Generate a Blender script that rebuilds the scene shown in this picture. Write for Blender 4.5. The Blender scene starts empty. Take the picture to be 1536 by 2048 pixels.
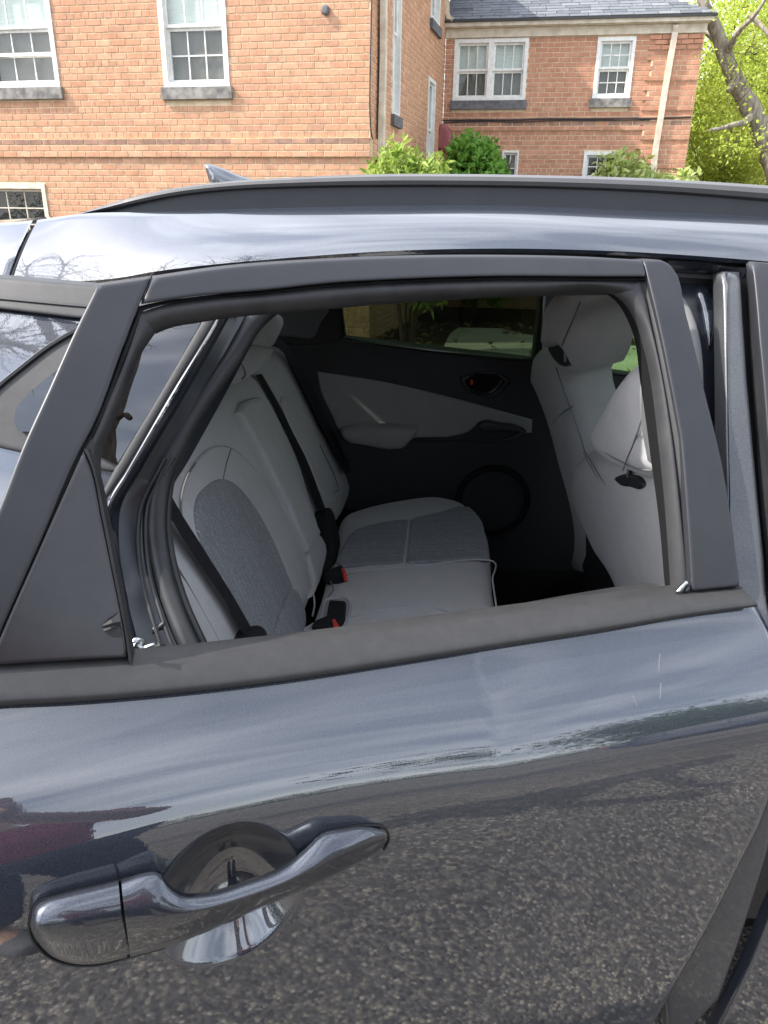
import bpy, math, random
import numpy as np
from mathutils import Vector, Matrix
from mathutils.geometry import delaunay_2d_cdt

SC = bpy.context.scene
COL = SC.collection
rad = math.radians

# ------------------------------------------------------------------ camera
FOC, CX, CY = 1490.0, 768.0, 1024.0
PITCH = math.atan2(594.0, 1490.0)
ROLL = 0.0134
EYE = Vector((0.0, 0.0, 1.50))
CAMROT = Matrix.Rotation(math.pi / 2 - PITCH, 3, 'X') @ Matrix.Rotation(ROLL, 3, 'Z')
cam_data = bpy.data.cameras.new('camera')
cam = bpy.data.objects.new('camera', cam_data)
COL.objects.link(cam)
cam.location = EYE
cam.rotation_euler = CAMROT.to_euler()
cam_data.sensor_fit = 'AUTO'
cam_data.sensor_width = 36.0
cam_data.lens = FOC / 2048.0 * 36.0
cam_data.clip_start = 0.02
cam_data.clip_end = 600.0
SC.camera = cam

# ------------------------------------------------------------------ light
SUN_DIR = Vector((-0.70, -0.095, 0.70)).normalized()      # towards the sun
sun_el = math.asin(SUN_DIR.z)
sun_rot = math.atan2(SUN_DIR.x, SUN_DIR.y)
world = bpy.data.worlds.new('World')
SC.world = world
world.use_nodes = True
wn = world.node_tree.nodes
wl = world.node_tree.links
wn.clear()
w_out = wn.new('ShaderNodeOutputWorld')
w_bg = wn.new('ShaderNodeBackground')
w_sky = wn.new('ShaderNodeTexSky')
w_sky.sky_type = 'NISHITA'
w_sky.sun_disc = False
w_sky.sun_elevation = sun_el
w_sky.sun_rotation = sun_rot
w_sky.air_density = 1.0
w_sky.dust_density = 1.6
w_bg.inputs['Strength'].default_value = 0.125
w_tc = wn.new('ShaderNodeTexCoord')
w_map = wn.new('ShaderNodeMapping')
w_map.inputs['Scale'].default_value = (1.0, 1.0, 3.2)
w_noi = wn.new('ShaderNodeTexNoise')
w_noi.inputs['Scale'].default_value = 2.1
w_noi.inputs['Detail'].default_value = 4.0
w_noi.inputs['Roughness'].default_value = 0.48
w_noi.inputs['Distortion'].default_value = 0.5
w_rmp = wn.new('ShaderNodeValToRGB')
w_rmp.color_ramp.elements[0].position = 0.38
w_rmp.color_ramp.elements[0].color = (0.22, 0.22, 0.22, 1)
w_rmp.color_ramp.elements[1].position = 0.70
w_rmp.color_ramp.elements[1].color = (0.85, 0.85, 0.85, 1)
w_mix = wn.new('ShaderNodeMixRGB')
w_mix.inputs['Color2'].default_value = (12.5, 12.9, 13.8, 1)
wl.new(w_tc.outputs['Generated'], w_map.inputs['Vector'])
wl.new(w_map.outputs['Vector'], w_noi.inputs['Vector'])
wl.new(w_noi.outputs['Fac'], w_rmp.inputs['Fac'])
wl.new(w_rmp.outputs['Color'], w_mix.inputs['Fac'])
wl.new(w_sky.outputs['Color'], w_mix.inputs['Color1'])
# bright haze round the sun, as thin cloud scatters it
w_nrm = wn.new('ShaderNodeVectorMath'); w_nrm.operation = 'NORMALIZE'
w_dot = wn.new('ShaderNodeVectorMath'); w_dot.operation = 'DOT_PRODUCT'; w_dot.inputs[1].default_value = SUN_DIR
w_mr = wn.new('ShaderNodeMapRange'); w_mr.inputs['From Min'].default_value = 0.0; w_mr.inputs['From Max'].default_value = 1.0
w_pw = wn.new('ShaderNodeMath'); w_pw.operation = 'POWER'; w_pw.inputs[1].default_value = 3.0
w_ad = wn.new('ShaderNodeMath'); w_ad.operation = 'MULTIPLY_ADD'; w_ad.inputs[1].default_value = 1.1; w_ad.inputs[2].default_value = 1.0
w_sc = wn.new('ShaderNodeVectorMath'); w_sc.operation = 'SCALE'
wl.new(w_tc.outputs['Generated'], w_nrm.inputs[0]); wl.new(w_nrm.outputs['Vector'], w_dot.inputs[0])
wl.new(w_dot.outputs['Value'], w_mr.inputs['Value']); wl.new(w_mr.outputs['Result'], w_pw.inputs[0]); wl.new(w_pw.outputs['Value'], w_ad.inputs[0])
wl.new(w_mix.outputs['Color'], w_sc.inputs[0]); wl.new(w_ad.outputs['Value'], w_sc.inputs['Scale'])
wl.new(w_sc.outputs['Vector'], w_bg.inputs['Color'])
wl.new(w_bg.outputs['Background'], w_out.inputs['Surface'])

sun_data = bpy.data.lights.new('sun', 'SUN')
sun_data.energy = 4.2
sun_data.angle = rad(0.9)
sun_data.color = (1.0, 0.95, 0.87)
sun = bpy.data.objects.new('sun', sun_data)
COL.objects.link(sun)
sun.location = (0, 0, 30)
sun.rotation_euler = SUN_DIR.to_track_quat('Z', 'Y').to_euler()

vs = SC.view_settings
vs.view_transform = 'Standard'
vs.look = 'None'
vs.gamma = 1.0
vs.exposure = 1.02
vs.use_curve_mapping = False
SC.cycles.max_bounces = 10
SC.cycles.diffuse_bounces = 5
SC.cycles.glossy_bounces = 5
SC.cycles.transparent_max_bounces = 24
SC.cycles.sample_clamp_indirect = 6.0
SC.cycles.caustics_reflective = False
SC.cycles.caustics_refractive = False

# ------------------------------------------------------------------ materials
def new_mat(name):
    m = bpy.data.materials.new(name)
    m.use_nodes = True
    nt = m.node_tree
    b = nt.nodes.get('Principled BSDF')
    return m, nt, b

def rough_mat(name, col, rough=0.5, col2=None, nscale=60.0, bump=0.0, bscale=None, metallic=0.0, coat=0.0, coatr=0.03,
              spec=0.5, rvar=0.0, detail=4.0, lo=0.35, hi=0.65, sheen=0.0, coat_ior=1.5, stretch=None):
    m, nt, b = new_mat(name)
    n, l = nt.nodes, nt.links
    b.inputs['Roughness'].default_value = rough
    b.inputs['Metallic'].default_value = metallic
    b.inputs['Specular IOR Level'].default_value = spec
    b.inputs['Coat Weight'].default_value = coat
    b.inputs['Coat Roughness'].default_value = coatr
    b.inputs['Coat IOR'].default_value = coat_ior
    if sheen:
        b.inputs['Sheen Weight'].default_value = sheen
    tc = n.new('ShaderNodeTexCoord')
    mp = n.new('ShaderNodeMapping')
    l.new(tc.outputs['Object'], mp.inputs['Vector'])
    if stretch:
        mp.inputs['Scale'].default_value = stretch
    no = n.new('ShaderNodeTexNoise')
    no.inputs['Scale'].default_value = nscale
    no.inputs['Detail'].default_value = detail
    l.new(mp.outputs['Vector'], no.inputs['Vector'])
    rp = n.new('ShaderNodeValToRGB')
    rp.color_ramp.elements[0].position = lo
    rp.color_ramp.elements[1].position = hi
    c2 = col2 if col2 else tuple(c * 0.82 for c in col)
    rp.color_ramp.elements[0].color = (*c2, 1)
    rp.color_ramp.elements[1].color = (*col, 1)
    l.new(no.outputs['Fac'], rp.inputs['Fac'])
    l.new(rp.outputs['Color'], b.inputs['Base Color'])
    if rvar:
        mr = n.new('ShaderNodeMapRange')
        mr.inputs['To Min'].default_value = max(0.0, rough - rvar)
        mr.inputs['To Max'].default_value = min(1.0, rough + rvar)
        l.new(no.outputs['Fac'], mr.inputs['Value'])
        l.new(mr.outputs['Result'], b.inputs['Roughness'])
    if bump:
        nb = n.new('ShaderNodeTexNoise')
        nb.inputs['Scale'].default_value = bscale or nscale
        nb.inputs['Detail'].default_value = 3.0
        l.new(mp.outputs['Vector'], nb.inputs['Vector'])
        bp = n.new('ShaderNodeBump')
        bp.inputs['Strength'].default_value = bump
        bp.inputs['Distance'].default_value = 0.002
        l.new(nb.outputs['Fac'], bp.inputs['Height'])
        l.new(bp.outputs['Normal'], b.inputs['Normal'])
    return m

def dusty(name, col, rough, dust=(0.30, 0.28, 0.26), amount=0.25, fine=900.0, bump=0.25, spec=0.4, smear=14.0):
    """dark plastic or rubber with a film of dust, specks and a pebbled grain"""
    m, nt, b = new_mat(name)
    n, l = nt.nodes, nt.links
    tc = n.new('ShaderNodeTexCoord')
    big = n.new('ShaderNodeTexNoise'); big.inputs['Scale'].default_value = smear; big.inputs['Detail'].default_value = 6
    big.inputs['Roughness'].default_value = 0.65
    fin = n.new('ShaderNodeTexNoise'); fin.inputs['Scale'].default_value = fine; fin.inputs['Detail'].default_value = 2
    spk = n.new('ShaderNodeTexVoronoi'); spk.inputs['Scale'].default_value = 170.0
    for t in (big, fin, spk):
        l.new(tc.outputs['Object'], t.inputs['Vector'])
    rb = n.new('ShaderNodeMapRange'); rb.inputs['From Min'].default_value = 0.38; rb.inputs['From Max'].default_value = 0.75
    rb.inputs['To Max'].default_value = amount
    l.new(big.outputs['Fac'], rb.inputs['Value'])
    rs = n.new('ShaderNodeMapRange'); rs.inputs['From Min'].default_value = 0.02; rs.inputs['From Max'].default_value = 0.16
    rs.inputs['To Min'].default_value = amount * 1.5; rs.inputs['To Max'].default_value = 0.0
    l.new(spk.outputs['Distance'], rs.inputs['Value'])
    cut = n.new('ShaderNodeMath'); cut.operation = 'GREATER_THAN'; cut.inputs[1].default_value = 0.82
    sep = n.new('ShaderNodeSeparateColor')
    l.new(spk.outputs['Color'], sep.inputs['Color'])
    l.new(sep.outputs[0], cut.inputs[0])
    ml = n.new('ShaderNodeMath'); ml.operation = 'MULTIPLY'
    l.new(rs.outputs['Result'], ml.inputs[0]); l.new(cut.outputs['Value'], ml.inputs[1])
    ad = n.new('ShaderNodeMath'); ad.operation = 'ADD'; ad.use_clamp = True
    l.new(rb.outputs['Result'], ad.inputs[0]); l.new(ml.outputs['Value'], ad.inputs[1])
    mx = n.new('ShaderNodeMixRGB')
    mx.inputs['Color1'].default_value = (*col, 1); mx.inputs['Color2'].default_value = (*dust, 1)
    l.new(ad.outputs['Value'], mx.inputs['Fac'])
    l.new(mx.outputs['Color'], b.inputs['Base Color'])
    b.inputs['Roughness'].default_value = rough
    b.inputs['Specular IOR Level'].default_value = spec
    bp = n.new('ShaderNodeBump'); bp.inputs['Strength'].default_value = bump; bp.inputs['Distance'].default_value = 0.0006
    l.new(fin.outputs['Fac'], bp.inputs['Height']); l.new(bp.outputs['Normal'], b.inputs['Normal'])
    return m

def paint_mat(name, col, metallic=0.35, rough=0.32, coat_ior=1.9, orange=0.010, flake=0.35):
    m, nt, b = new_mat(name)
    n, l = nt.nodes, nt.links
    tc = n.new('ShaderNodeTexCoord')
    fl = n.new('ShaderNodeTexVoronoi'); fl.inputs['Scale'].default_value = 1400.0
    l.new(tc.outputs['Object'], fl.inputs['Vector'])
    mx = n.new('ShaderNodeMixRGB'); mx.inputs['Color1'].default_value = (*[c * (1 - flake) for c in col], 1)
    mx.inputs['Color2'].default_value = (*[c * (1 + flake) for c in col], 1)
    sep = n.new('ShaderNodeSeparateColor'); l.new(fl.outputs['Color'], sep.inputs['Color'])
    l.new(sep.outputs[0], mx.inputs['Fac']); l.new(mx.outputs['Color'], b.inputs['Base Color'])
    b.inputs['Metallic'].default_value = metallic
    b.inputs['Roughness'].default_value = rough
    b.inputs['Coat Weight'].default_value = 1.0
    b.inputs['Coat IOR'].default_value = coat_ior
    # dust dulls the clear coat a little
    dn = n.new('ShaderNodeTexNoise'); dn.inputs['Scale'].default_value = 9.0; dn.inputs['Detail'].default_value = 8
    l.new(tc.outputs['Object'], dn.inputs['Vector'])
    mr = n.new('ShaderNodeMapRange'); mr.inputs['From Min'].default_value = 0.4; mr.inputs['From Max'].default_value = 0.8
    mr.inputs['To Min'].default_value = 0.012; mr.inputs['To Max'].default_value = 0.05
    l.new(dn.outputs['Fac'], mr.inputs['Value']); l.new(mr.outputs['Result'], b.inputs['Coat Roughness'])
    op = n.new('ShaderNodeTexNoise'); op.inputs['Scale'].default_value = 210.0; op.inputs['Detail'].default_value = 2
    l.new(tc.outputs['Object'], op.inputs['Vector'])
    bp = n.new('ShaderNodeBump'); bp.inputs['Strength'].default_value = orange; bp.inputs['Distance'].default_value = 0.002
    l.new(op.outputs['Fac'], bp.inputs['Height']); l.new(bp.outputs['Normal'], b.inputs['Coat Normal'])
    return m

def fabric_mat(name, col, stripes=False):
    m, nt, b = new_mat(name)
    n, l = nt.nodes, nt.links
    tc = n.new('ShaderNodeTexCoord')
    wv = n.new('ShaderNodeTexVoronoi'); wv.inputs['Scale'].default_value = 620.0
    l.new(tc.outputs['Object'], wv.inputs['Vector'])
    bg = n.new('ShaderNodeTexNoise'); bg.inputs['Scale'].default_value = 22.0; bg.inputs['Detail'].default_value = 5
    l.new(tc.outputs['Object'], bg.inputs['Vector'])
    r1 = n.new('ShaderNodeMapRange'); r1.inputs['From Max'].default_value = 0.7; r1.inputs['To Min'].default_value = 1.08
    r1.inputs['To Max'].default_value = 0.86
    l.new(wv.outputs['Distance'], r1.inputs['Value'])
    r2 = n.new('ShaderNodeMapRange'); r2.inputs['To Min'].default_value = 0.88; r2.inputs['To Max'].default_value = 1.1
    l.new(bg.outputs['Fac'], r2.inputs['Value'])
    mu = n.new('ShaderNodeMath'); mu.operation = 'MULTIPLY'
    l.new(r1.outputs['Result'], mu.inputs[0]); l.new(r2.outputs['Result'], mu.inputs[1])
    base = n.new('ShaderNodeVectorMath'); base.operation = 'SCALE'
    l.new(mu.outputs['Value'], base.inputs['Scale'])
    if stripes:
        # fine ribs that run across the seat, broken like a woven dash
        sx = n.new('ShaderNodeSeparateXYZ'); l.new(tc.outputs['Object'], sx.inputs['Vector'])
        sc = n.new('ShaderNodeMath'); sc.operation = 'MULTIPLY'; sc.inputs[1].default_value = 170.0
        l.new(sx.outputs['Y'], sc.inputs[0])
        wn1 = n.new('ShaderNodeTexWhiteNoise'); wn1.noise_dimensions = '1D'
        fl = n.new('ShaderNodeMath'); fl.operation = 'FLOOR'; l.new(sc.outputs['Value'], fl.inputs[0])
        l.new(fl.outputs['Value'], wn1.inputs['W'])
        fr = n.new('ShaderNodeMath'); fr.operation = 'FRACT'; l.new(sc.outputs['Value'], fr.inputs[0])
        tri = n.new('ShaderNodeMapRange'); tri.inputs['From Min'].default_value = 0.62; tri.inputs['From Max'].default_value = 0.72
        l.new(fr.outputs['Value'], tri.inputs['Value'])
        pw = n.new('ShaderNodeMapRange'); pw.inputs['To Min'].default_value = 0.15; pw.inputs['To Max'].default_value = 1.0
        l.new(wn1.outputs['Value'], pw.inputs['Value'])
        sm = n.new('ShaderNodeMath'); sm.operation = 'MULTIPLY'
        l.new(tri.outputs['Result'], sm.inputs[0]); l.new(pw.outputs['Result'], sm.inputs[1])
        dn = n.new('ShaderNodeTexNoise'); dn.inputs['Scale'].default_value = 260.0; dn.inputs['Detail'].default_value = 1
        l.new(tc.outputs['Object'], dn.inputs['Vector'])
        dr = n.new('ShaderNodeMapRange'); dr.inputs['From Min'].default_value = 0.4; dr.inputs['From Max'].default_value = 0.6
        l.new(dn.outputs['Fac'], dr.inputs['Value'])
        s2 = n.new('ShaderNodeMath'); s2.operation = 'MULTIPLY'
        l.new(sm.outputs['Value'], s2.inputs[0]); l.new(dr.outputs['Result'], s2.inputs[1])
        mx = n.new('ShaderNodeMixRGB')
        mx.inputs['Color1'].default_value = (col[0] * 0.58, col[1] * 0.59, col[2] * 0.61, 1)
        mx.inputs['Color2'].default_value = (col[0] * 1.5, col[1] * 1.5, col[2] * 1.5, 1)
        l.new(s2.outputs['Value'], mx.inputs['Fac'])
        l.new(mx.outputs['Color'], base.inputs[0])
    else:
        base.inputs[0].default_value = col
    l.new(base.outputs['Vector'], b.inputs['Base Color'])
    b.inputs['Roughness'].default_value = 0.85
    b.inputs['Specular IOR Level'].default_value = 0.2
    b.inputs['Sheen Weight'].default_value = 0.15
    bp = n.new('ShaderNodeBump'); bp.inputs['Strength'].default_value = 0.25; bp.inputs['Distance'].default_value = 0.0006
    l.new(wv.outputs['Distance'], bp.inputs['Height']); l.new(bp.outputs['Normal'], b.inputs['Normal'])
    return m

def glass_mat(name, tint, refl=1.0, ior=1.5, rough=0.0):
    """thin pane: tinted see-through mixed with a mirror by Fresnel"""
    m = bpy.data.materials.new(name); m.use_nodes = True
    nt = m.node_tree; n, l = nt.nodes, nt.links
    n.clear()
    out = n.new('ShaderNodeOutputMaterial')
    tr = n.new('ShaderNodeBsdfTransparent'); tr.inputs['Color'].default_value = (*tint, 1)
    gl = n.new('ShaderNodeBsdfGlossy'); gl.inputs['Roughness'].default_value = rough
    gl.inputs['Color'].default_value = (refl, refl, refl, 1)
    fr = n.new('ShaderNodeFresnel')
    ge = n.new('ShaderNodeNewGeometry'); io = n.new('ShaderNodeMapRange')
    io.inputs['To Min'].default_value = ior; io.inputs['To Max'].default_value = 1.0 / ior
    l.new(ge.outputs['Backfacing'], io.inputs['Value']); l.new(io.outputs['Result'], fr.inputs['IOR'])
    mx = n.new('ShaderNodeMixShader')
    l.new(fr.outputs['Fac'], mx.inputs['Fac']); l.new(tr.outputs['BSDF'], mx.inputs[1]); l.new(gl.outputs['BSDF'], mx.inputs[2])
    l.new(mx.outputs['Shader'], out.inputs['Surface'])
    return m

def leaf_mat(name, cols, trans=0.45, rough=0.5):
    m = bpy.data.materials.new(name); m.use_nodes = True
    nt = m.node_tree; n, l = nt.nodes, nt.links
    b = n.get('Principled BSDF'); out = n.get('Material Output')
    ge = n.new('ShaderNodeNewGeometry')
    rp = n.new('ShaderNodeValToRGB')
    els = rp.color_ramp.elements
    els[0].color = (*cols[0], 1); els[1].color = (*cols[-1], 1)
    for i, c in enumerate(cols[1:-1]):
        e = els.new((i + 1) / (len(cols) - 1)); e.color = (*c, 1)
    l.new(ge.outputs['Random Per Island'], rp.inputs['Fac'])
    l.new(rp.outputs['Color'], b.inputs['Base Color'])
    b.inputs['Roughness'].default_value = rough
    b.inputs['Specular IOR Level'].default_value = 0.3
    tl = n.new('ShaderNodeBsdfTranslucent'); l.new(rp.outputs['Color'], tl.inputs['Color'])
    mx = n.new('ShaderNodeMixShader'); mx.inputs['Fac'].default_value = trans
    l.new(b.outputs['BSDF'], mx.inputs[1]); l.new(tl.outputs['BSDF'], mx.inputs[2]); l.new(mx.outputs['Shader'], out.inputs['Surface'])
    return m

def brick_mat(name, cols, dirt=0.35, seed=0.0):
    m, nt, b = new_mat(name)
    n, l = nt.nodes, nt.links
    ge = n.new('ShaderNodeNewGeometry'); oi = n.new('ShaderNodeObjectInfo')
    ad = n.new('ShaderNodeMath'); ad.operation = 'ADD'; fr = n.new('ShaderNodeMath'); fr.operation = 'FRACT'
    l.new(ge.outputs['Random Per Island'], ad.inputs[0]); l.new(oi.outputs['Random'], ad.inputs[1]); l.new(ad.outputs['Value'], fr.inputs[0])
    rp = n.new('ShaderNodeValToRGB'); els = rp.color_ramp.elements
    els[0].color = (*cols[0], 1); els[1].color = (*cols[-1], 1)
    for i, c in enumerate(cols[1:-1]):
        e = els.new((i + 1) / (len(cols) - 1)); e.color = (*c, 1)
    l.new(fr.outputs['Value'], rp.inputs['Fac'])
    no = n.new('ShaderNodeTexNoise'); no.inputs['Scale'].default_value = 9.0; no.inputs['Detail'].default_value = 7; no.inputs['Roughness'].default_value = 0.7
    l.new(ge.outputs['Position'], no.inputs['Vector'])
    mr = n.new('ShaderNodeMapRange'); mr.inputs['From Min'].default_value = 0.3; mr.inputs['From Max'].default_value = 0.7
    mr.inputs['To Min'].default_value = 1 - dirt; mr.inputs['To Max'].default_value = 1.15
    l.new(no.outputs['Fac'], mr.inputs['Value'])
    fn = n.new('ShaderNodeTexNoise'); fn.inputs['Scale'].default_value = 160.0; fn.inputs['Detail'].default_value = 4
    l.new(ge.outputs['Position'], fn.inputs['Vector'])
    m2 = n.new('ShaderNodeMapRange'); m2.inputs['To Min'].default_value = 0.75; m2.inputs['To Max'].default_value = 1.25
    l.new(fn.outputs['Fac'], m2.inputs['Value'])
    mm = n.new('ShaderNodeMath'); mm.operation = 'MULTIPLY'
    l.new(mr.outputs['Result'], mm.inputs[0]); l.new(m2.outputs['Result'], mm.inputs[1])
    sc = n.new('ShaderNodeVectorMath'); sc.operation = 'SCALE'
    l.new(rp.outputs['Color'], sc.inputs[0]); l.new(mm.outputs['Value'], sc.inputs['Scale'])
    l.new(sc.outputs['Vector'], b.inputs['Base Color'])
    b.inputs['Roughness'].default_value = 0.9
    b.inputs['Specular IOR Level'].default_value = 0.15
    bp = n.new('ShaderNodeBump'); bp.inputs['Strength'].default_value = 0.6; bp.inputs['Distance'].default_value = 0.004
    l.new(fn.outputs['Fac'], bp.inputs['Height']); l.new(bp.outputs['Normal'], b.inputs['Normal'])
    return m

M = {}
M['paint'] = paint_mat('car paint dark blue grey', (0.026, 0.032, 0.046), metallic=0.35, rough=0.40, coat_ior=2.15, orange=0.006)
M['handle'] = paint_mat('handle paint', (0.055, 0.062, 0.078), metallic=0.75, rough=0.30, coat_ior=1.6)
M['jamb'] = rough_mat('unpolished door jamb paint', (0.016, 0.019, 0.026), 0.22, nscale=40, spec=0.5, rvar=0.08)  # same body paint, dulled and darkened to stand for the jamb's shade
M['pillar'] = paint_mat('pillar paint', (0.085, 0.087, 0.093), metallic=0.5, rough=0.38, coat_ior=1.3)
M['rail'] = dusty('grey roof rail', (0.075, 0.073, 0.073), 0.34, amount=0.06, bump=0.1, spec=0.6)
M['applique'] = dusty('smooth black trim', (0.020, 0.019, 0.021), 0.20, amount=0.04, bump=0.03, spec=0.55)
M['satin'] = dusty('black satin trim', (0.019, 0.020, 0.024), 0.40, amount=0.025, bump=0.10, spec=0.45)
M['plastic'] = dusty('grained black plastic', (0.030, 0.030, 0.032), 0.5, amount=0.09, bump=0.35)
M['molding'] = dusty('weathered belt rubber', (0.027, 0.0265, 0.027), 0.42, dust=(0.24, 0.225, 0.21), amount=0.045, bump=0.25, spec=0.40, smear=60.0)
M['rubber'] = dusty('black rubber', (0.020, 0.020, 0.022), 0.48, amount=0.08, bump=0.15, spec=0.4)
M['seal'] = dusty('seal rubber', (0.014, 0.015, 0.017), 0.38, amount=0.05, bump=0.1, spec=0.4)
M['black'] = rough_mat('interior black plastic', (0.030, 0.030, 0.032), 0.6, nscale=500, bump=0.2, spec=0.35)
M['carpet'] = rough_mat('black carpet', (0.012, 0.012, 0.013), 0.95, nscale=300, bump=0.5, spec=0.1)
M['liner'] = rough_mat('grey headliner cloth', (0.16, 0.16, 0.165), 0.9, nscale=200, bump=0.15, spec=0.15)
M['seat'] = fabric_mat('light grey seat cloth', (0.47, 0.462, 0.462))
M['rib'] = fabric_mat('ribbed grey seat cloth', (0.34, 0.345, 0.36), stripes=True)
M['insert'] = fabric_mat('grey door cloth', (0.30, 0.295, 0.29))
M['seam'] = rough_mat('grey thread', (0.17, 0.17, 0.18), 0.8, nscale=300)
M['piping'] = rough_mat('pale piping', (0.42, 0.42, 0.43), 0.6, nscale=300)
M['belt'] = rough_mat('black webbing', (0.012, 0.012, 0.014), 0.75, nscale=700, bump=0.5, spec=0.25)
M['red'] = rough_mat('red button plastic', (0.62, 0.05, 0.03), 0.4, nscale=90)
M['steel'] = rough_mat('zinc plated steel', (0.62, 0.64, 0.63), 0.22, metallic=1.0, nscale=40, rvar=0.1)
M['chrome'] = rough_mat('chrome post', (0.8, 0.8, 0.8), 0.08, metallic=1.0, nscale=40)
M['glass'] = glass_mat('clear window glass', (0.80, 0.86, 0.84))
M['tint'] = glass_mat('green privacy glass', (0.25, 0.30, 0.23))
M['privacy'] = glass_mat('dark privacy glass', (0.07, 0.08, 0.075))
M['tintlight'] = glass_mat('light green car glass', (0.38, 0.50, 0.34))
M['darkglass'] = glass_mat('dark quarter glass', (0.10, 0.11, 0.11), ior=1.9)

# ------------------------------------------------------------------ geometry helpers
def ray(px, py):
    d = CAMROT @ Vector(((px - CX) / FOC, (CY - py) / FOC, -1.0))
    return d

def at_y(px, py, y):
    d = ray(px, py)
    return EYE + d * ((y - EYE.y) / d.y)

def at_plane(px, py, p0, nrm):
    d = ray(px, py)
    t = (Vector(p0) - EYE).dot(nrm) / d.dot(nrm)
    return EYE + d * t

class Thing:
    """an Empty at the base of a thing; meshes are given in world space and stored relative to that base"""
    def __init__(self, name, base, label, cat, group=None):
        self.o = bpy.data.objects.new(name, None)
        self.o.empty_display_size = 0.2
        COL.objects.link(self.o)
        self.b = Vector(base)
        self.o.location = self.b
        self.o['label'] = label
        self.o['category'] = cat
        if group:
            self.o['group'] = group

def mk(name, verts, faces, mat, parent=None, base=None, smooth=True, sharp=38.0, kind=None, label=None):
    """one mesh object from world-space vertices"""
    if isinstance(parent, Thing):
        base, par = parent.b, parent.o
    elif isinstance(parent, bpy.types.Object):
        par = parent
        if base is None:
            base = Vector(parent.get('_b', (0, 0, 0)))
    else:
        par = None
        base = Vector(base) if base is not None else Vector((0, 0, 0))
    v = np.asarray([tuple(p) for p in verts], dtype=float).reshape(-1, 3) - np.asarray(base)
    me = bpy.data.meshes.new(name)
    me.from_pydata(v.tolist(), [], [tuple(f) for f in faces])
    me.validate()
    me.update()
    if mat:
        me.materials.append(M[mat] if isinstance(mat, str) else mat)
    if smooth:
        me.shade_smooth()
        if sharp:
            me.set_sharp_from_angle(angle=rad(sharp))
    o = bpy.data.objects.new(name, me)
    COL.objects.link(o)
    if par:
        o.parent = par
    else:
        o.location = base
    o['_b'] = tuple(base)
    if kind:
        o['kind'] = kind
    if label:
        o['label'] = label
    return o

def cr(pts, n=8, closed=False):
    """Catmull-Rom through 2D or 3D points; a point given twice in a row is a corner"""
    P = [np.asarray(tuple(p), float) for p in pts]
    out = []
    m = len(P)
    segs = m if closed else m - 1
    for i in range(segs):
        p1, p2 = P[i], P[(i + 1) % m]
        if np.allclose(p1, p2):
            continue
        p0 = P[(i - 1) % m] if (closed or i > 0) else p1
        p3 = P[(i + 2) % m] if (closed or i + 2 < m) else p2
        L = np.linalg.norm(p2 - p1)
        def tang(a, b, c):
            if np.allclose(a, b) or np.allclose(b, c):
                return None
            d1, d2 = np.linalg.norm(b - a), np.linalg.norm(c - b)
            t = (b - a) / d1 * d2 + (c - b) / d2 * d1
            return t / (d1 + d2)
        t1, t2 = tang(p0, p1, p2), tang(p1, p2, p3)
        ch = (p2 - p1) / L
        t1 = ch if t1 is None else t1
        t2 = ch if t2 is None else t2
        for k in range(n):
            t = k / n
            h1, h2 = 2 * t**3 - 3 * t**2 + 1, -2 * t**3 + 3 * t**2
            h3, h4 = t**3 - 2 * t**2 + t, t**3 - t**2
            out.append(h1 * p1 + h2 * p2 + h3 * t1 * L + h4 * t2 * L)
    if not closed:
        out.append(P[-1])
    return out

def resample(pts, n):
    P = np.asarray([tuple(p) for p in pts], float)
    d = np.r_[0, np.cumsum(np.linalg.norm(np.diff(P, axis=0), axis=1))]
    t = np.linspace(0, d[-1], n)
    return np.stack([np.interp(t, d, P[:, k]) for k in range(P.shape[1])], 1)

def grid_faces(nr, nc, closed=False, flip=False):
    f = []
    for i in range(nr - 1):
        for j in range(nc if closed else nc - 1):
            a, b = i * nc + j, i * nc + (j + 1) % nc
            c, d = (i + 1) * nc + (j + 1) % nc, (i + 1) * nc + j
            f.append((a, d, c, b) if flip else (a, b, c, d))
    return f

def loft(name, curves, n, mat, parent, smoothpts=True, rows=1, flip=False, thick=None, sharp=38.0, **kw):
    """a skin over polylines given in order; thick = offset vector for a back skin"""
    C = [resample(cr(c, 10) if smoothpts and len(c) > 2 else c, n) for c in curves]
    if rows > 1 and len(C) > 2:
        C = [np.asarray(r) for r in zip(*[cr([c[j] for c in C], rows) for j in range(n)])]
    V = np.concatenate(C)
    F = grid_faces(len(C), n, flip=flip)
    if thick is not None:
        k = len(V)
        V = np.concatenate([V, V + np.asarray(tuple(thick))])
        F2 = [tuple(i + k for i in f[::-1]) for f in F]
        R = len(C)
        rim = [j for j in range(n)] + [r * n + n - 1 for r in range(1, R)] + [(R - 1) * n + j for j in range(n - 2, -1, -1)] + [r * n for r in range(R - 2, 0, -1)]
        F = F + F2 + [((a, a + k, b + k, b) if not flip else (a, b, b + k, a + k)) for a, b in zip(rim, rim[1:] + rim[:1])]
    return mk(name, V, F, mat, parent, sharp=sharp, **kw)

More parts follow.
